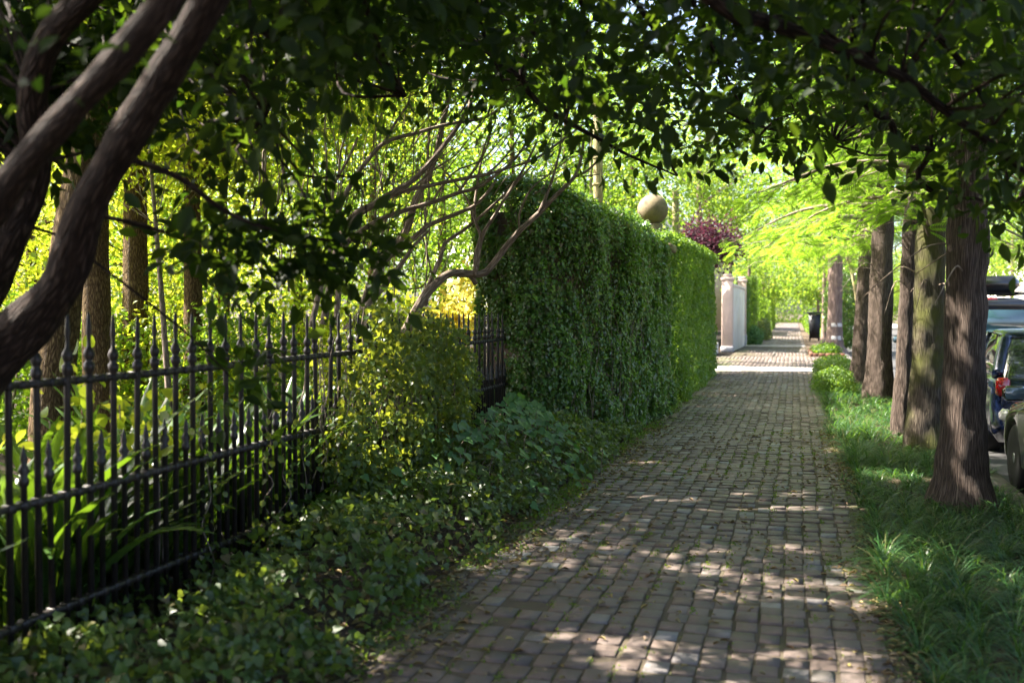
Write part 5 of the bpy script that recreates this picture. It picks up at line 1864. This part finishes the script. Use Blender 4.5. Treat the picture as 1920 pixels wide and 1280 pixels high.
def house(name, lab, x0, x1, y0, y1, h, wallm, face, wins, roofh=1.6, over=.4):
    t = thing(name, lab, 'house', ((x0 + x1) / 2, (y0 + y1) / 2, 0))
    mb = MB()
    mb.box(((x0 + x1) / 2, (y0 + y1) / 2, h / 2 - .05), (x1 - x0, y1 - y0, h), 0, 0)
    mb.build('wall', M[wallm], t)
    mb = MB()
    a, b, c_, d_ = x0 - over, x1 + over, y0 - over, y1 + over
    xm = (x0 + x1) / 2
    mb.add([(a, c_, h), (b, c_, h), (b, d_, h), (a, d_, h), (xm, c_ + 1.5, h + roofh), (xm, d_ - 1.5, h + roofh), (a, c_, h - .12), (b, c_, h - .12), (b, d_, h - .12), (a, d_, h - .12)],
           [(0, 1, 4), (1, 2, 5, 4), (2, 3, 5), (3, 0, 4, 5), (9, 8, 7, 6), (6, 7, 1, 0), (7, 8, 2, 1), (8, 9, 3, 2), (9, 6, 0, 3)])
    mb.build('roof', M['roof'], t)
    for (u, z, w, hh) in wins:
        xf = x1 if face > 0 else x0
        s = 1 if face > 0 else -1
        f_ = MB()
        for du, dz, sw, sh_ in ((-w / 2, 0, .12, hh + .24), (w / 2, 0, .12, hh + .24), (0, hh / 2 + .06, w - .12, .12), (0, -hh / 2 - .06, w - .12, .12), (0, 0, w - .12, .06)):
            f_.box((xf + s * .04, u + du, z + dz), (.1, sw, sh_), 0, .01)
        fr = f_.build('window', M['stucco_white'], t)
        p_ = MB()
        p_.box((xf + s * .015, u, z), (.03, w - .1, hh), 0, 0)
        pn = p_.build('pane', M['housewin'], None)
        pn.data.transform(Matrix.Translation(-Vector(t.location)))
        pn.parent = fr
    return t


house('house', 'white house glimpsed between the trees behind the purple leaved tree', -17, -6.2, 46, 60, 6.6, 'stucco_white', 1, [(49, 1.6, 1.1, 1.8), (53, 1.6, 1.1, 1.8), (57, 1.6, 1.1, 1.8), (49, 4.8, 1.1, 1.7), (53, 4.8, 1.1, 1.7), (57, 4.8, 1.1, 1.7)])
house('house', 'pale house close to the path at its far left end', -16, -6.5, 70, 84, 6.0, 'stucco_white', 1, [(72.5, 1.6, 1.1, 1.8), (77, 1.6, 1.1, 1.8), (81.5, 1.6, 1.1, 1.8), (72.5, 4.5, 1.1, 1.7), (77, 4.5, 1.1, 1.7)])
house('house', 'pinkish house beyond the pale house at the far left of the path', -16, -6.0, 90, 104, 6.5, 'stucco_pink', 1, [(93, 1.6, 1.1, 1.8), (98, 1.6, 1.1, 1.8), (93, 4.6, 1.1, 1.7), (98, 4.6, 1.1, 1.7)])
house('house', 'pale house across the street behind the parked cars', 15.5, 27, 84, 99, 7.0, 'stucco_white', -1, [(86, 1.7, 1.2, 1.9), (91, 1.7, 1.2, 1.9), (96, 1.7, 1.2, 1.9), (86, 5, 1.2, 1.8), (91, 5, 1.2, 1.8), (96, 5, 1.2, 1.8)])
house('house', 'second pale house across the street farther along', 15.5, 27, 104, 120, 7.0, 'stucco_pink', -1, [(107, 1.7, 1.2, 1.9), (112, 1.7, 1.2, 1.9), (117, 1.7, 1.2, 1.9), (107, 5, 1.2, 1.8), (112, 5, 1.2, 1.8), (117, 5, 1.2, 1.8)])

FG = 'trees along the far part of the street'
for x, y, h, cz, cr, m, lab in [
    (-3.6, 44, 8, 6.2, (2.4, 2.8, 2.2), 'far', 'light green tree over the white garden wall between the piers'),
    (-3.4, 56, 9, 6.4, (2.6, 3.0, 2.6), 'far', 'mid green tree over the darker far hedge panel'),
    (-2.9, 67, 9, 6.2, (2.6, 3.0, 2.8), 'far', 'yellowish tree before the pale far house'),
    (1.6, 50, 9, 6.0, (2.6, 3.0, 2.4), 'far', 'light green street tree between the banded tree and the bin'),
    (1.7, 63, 9, 5.8, (2.6, 3.2, 2.8), 'far', 'green street tree just beyond the black bin'),
    (1.7, 78, 9, 5.2, (2.8, 3.2, 3.4), 'far', 'yellowish street tree far beyond the black bin'),
    (-2.6, 88, 9, 5.0, (2.4, 3.2, 3.4), 'far', 'pale tree between the pale and pinkish far houses'),
    (3.0, 105, 10, 5.6, (3.2, 3.2, 3.6), 'far', 'pale green tree near the far right end of the path'),
    (-3.4, 150, 12, 6.2, (8, 3.2, 5.6), 'far', 'broad pale tree closing the view at the end of the path'),
    (12.2, 64, 9, 5.6, (3.2, 3.6, 2.8), 'far', 'green tree across the street nearest the camera'),
    (12.4, 74, 9, 5.8, (3.2, 3.6, 3.0), 'far', 'light green tree across the street before the pale house'),
    (12.6, 101, 9, 5.6, (3.2, 3.6, 3.2), 'far', 'light green tree between the two houses across the street'),
    (7.5, 112, 10, 5.4, (4.5, 3.2, 4.6), 'far', 'green tree at the far end of the street'),
    (14, 125, 10, 5.4, (4.5, 3.2, 4.6), 'far', 'light green tree far along the opposite pavement'),
]:
    tree('street_tree', lab, (x, y, -.05), h * .8, .13, (x, y, cz), cr, 64, 90, .42, .15 if y < 70 else .24, .085 if y < 70 else .14, m, 'bark_far', FG, nlimb=10, minz=3.0)

bush('distant_thicket', 'broad light green thicket closing the far end of the street', (1.0, 160, 2.6), (22, 3, 3.6), 16000, .34, 'far', 'thicket')
tree('street_tree', 'tall mid green tree rising far behind the purple leaved tree', gpt(1310, 40), 9, .18, gpt(1310, 40) + np.array([0, 0, 8.2]), (3.8, 2.6, 3.6), 110, 90, .5, .16, .085, 'far', 'bark_far', FG, nlimb=10, minz=4.8)
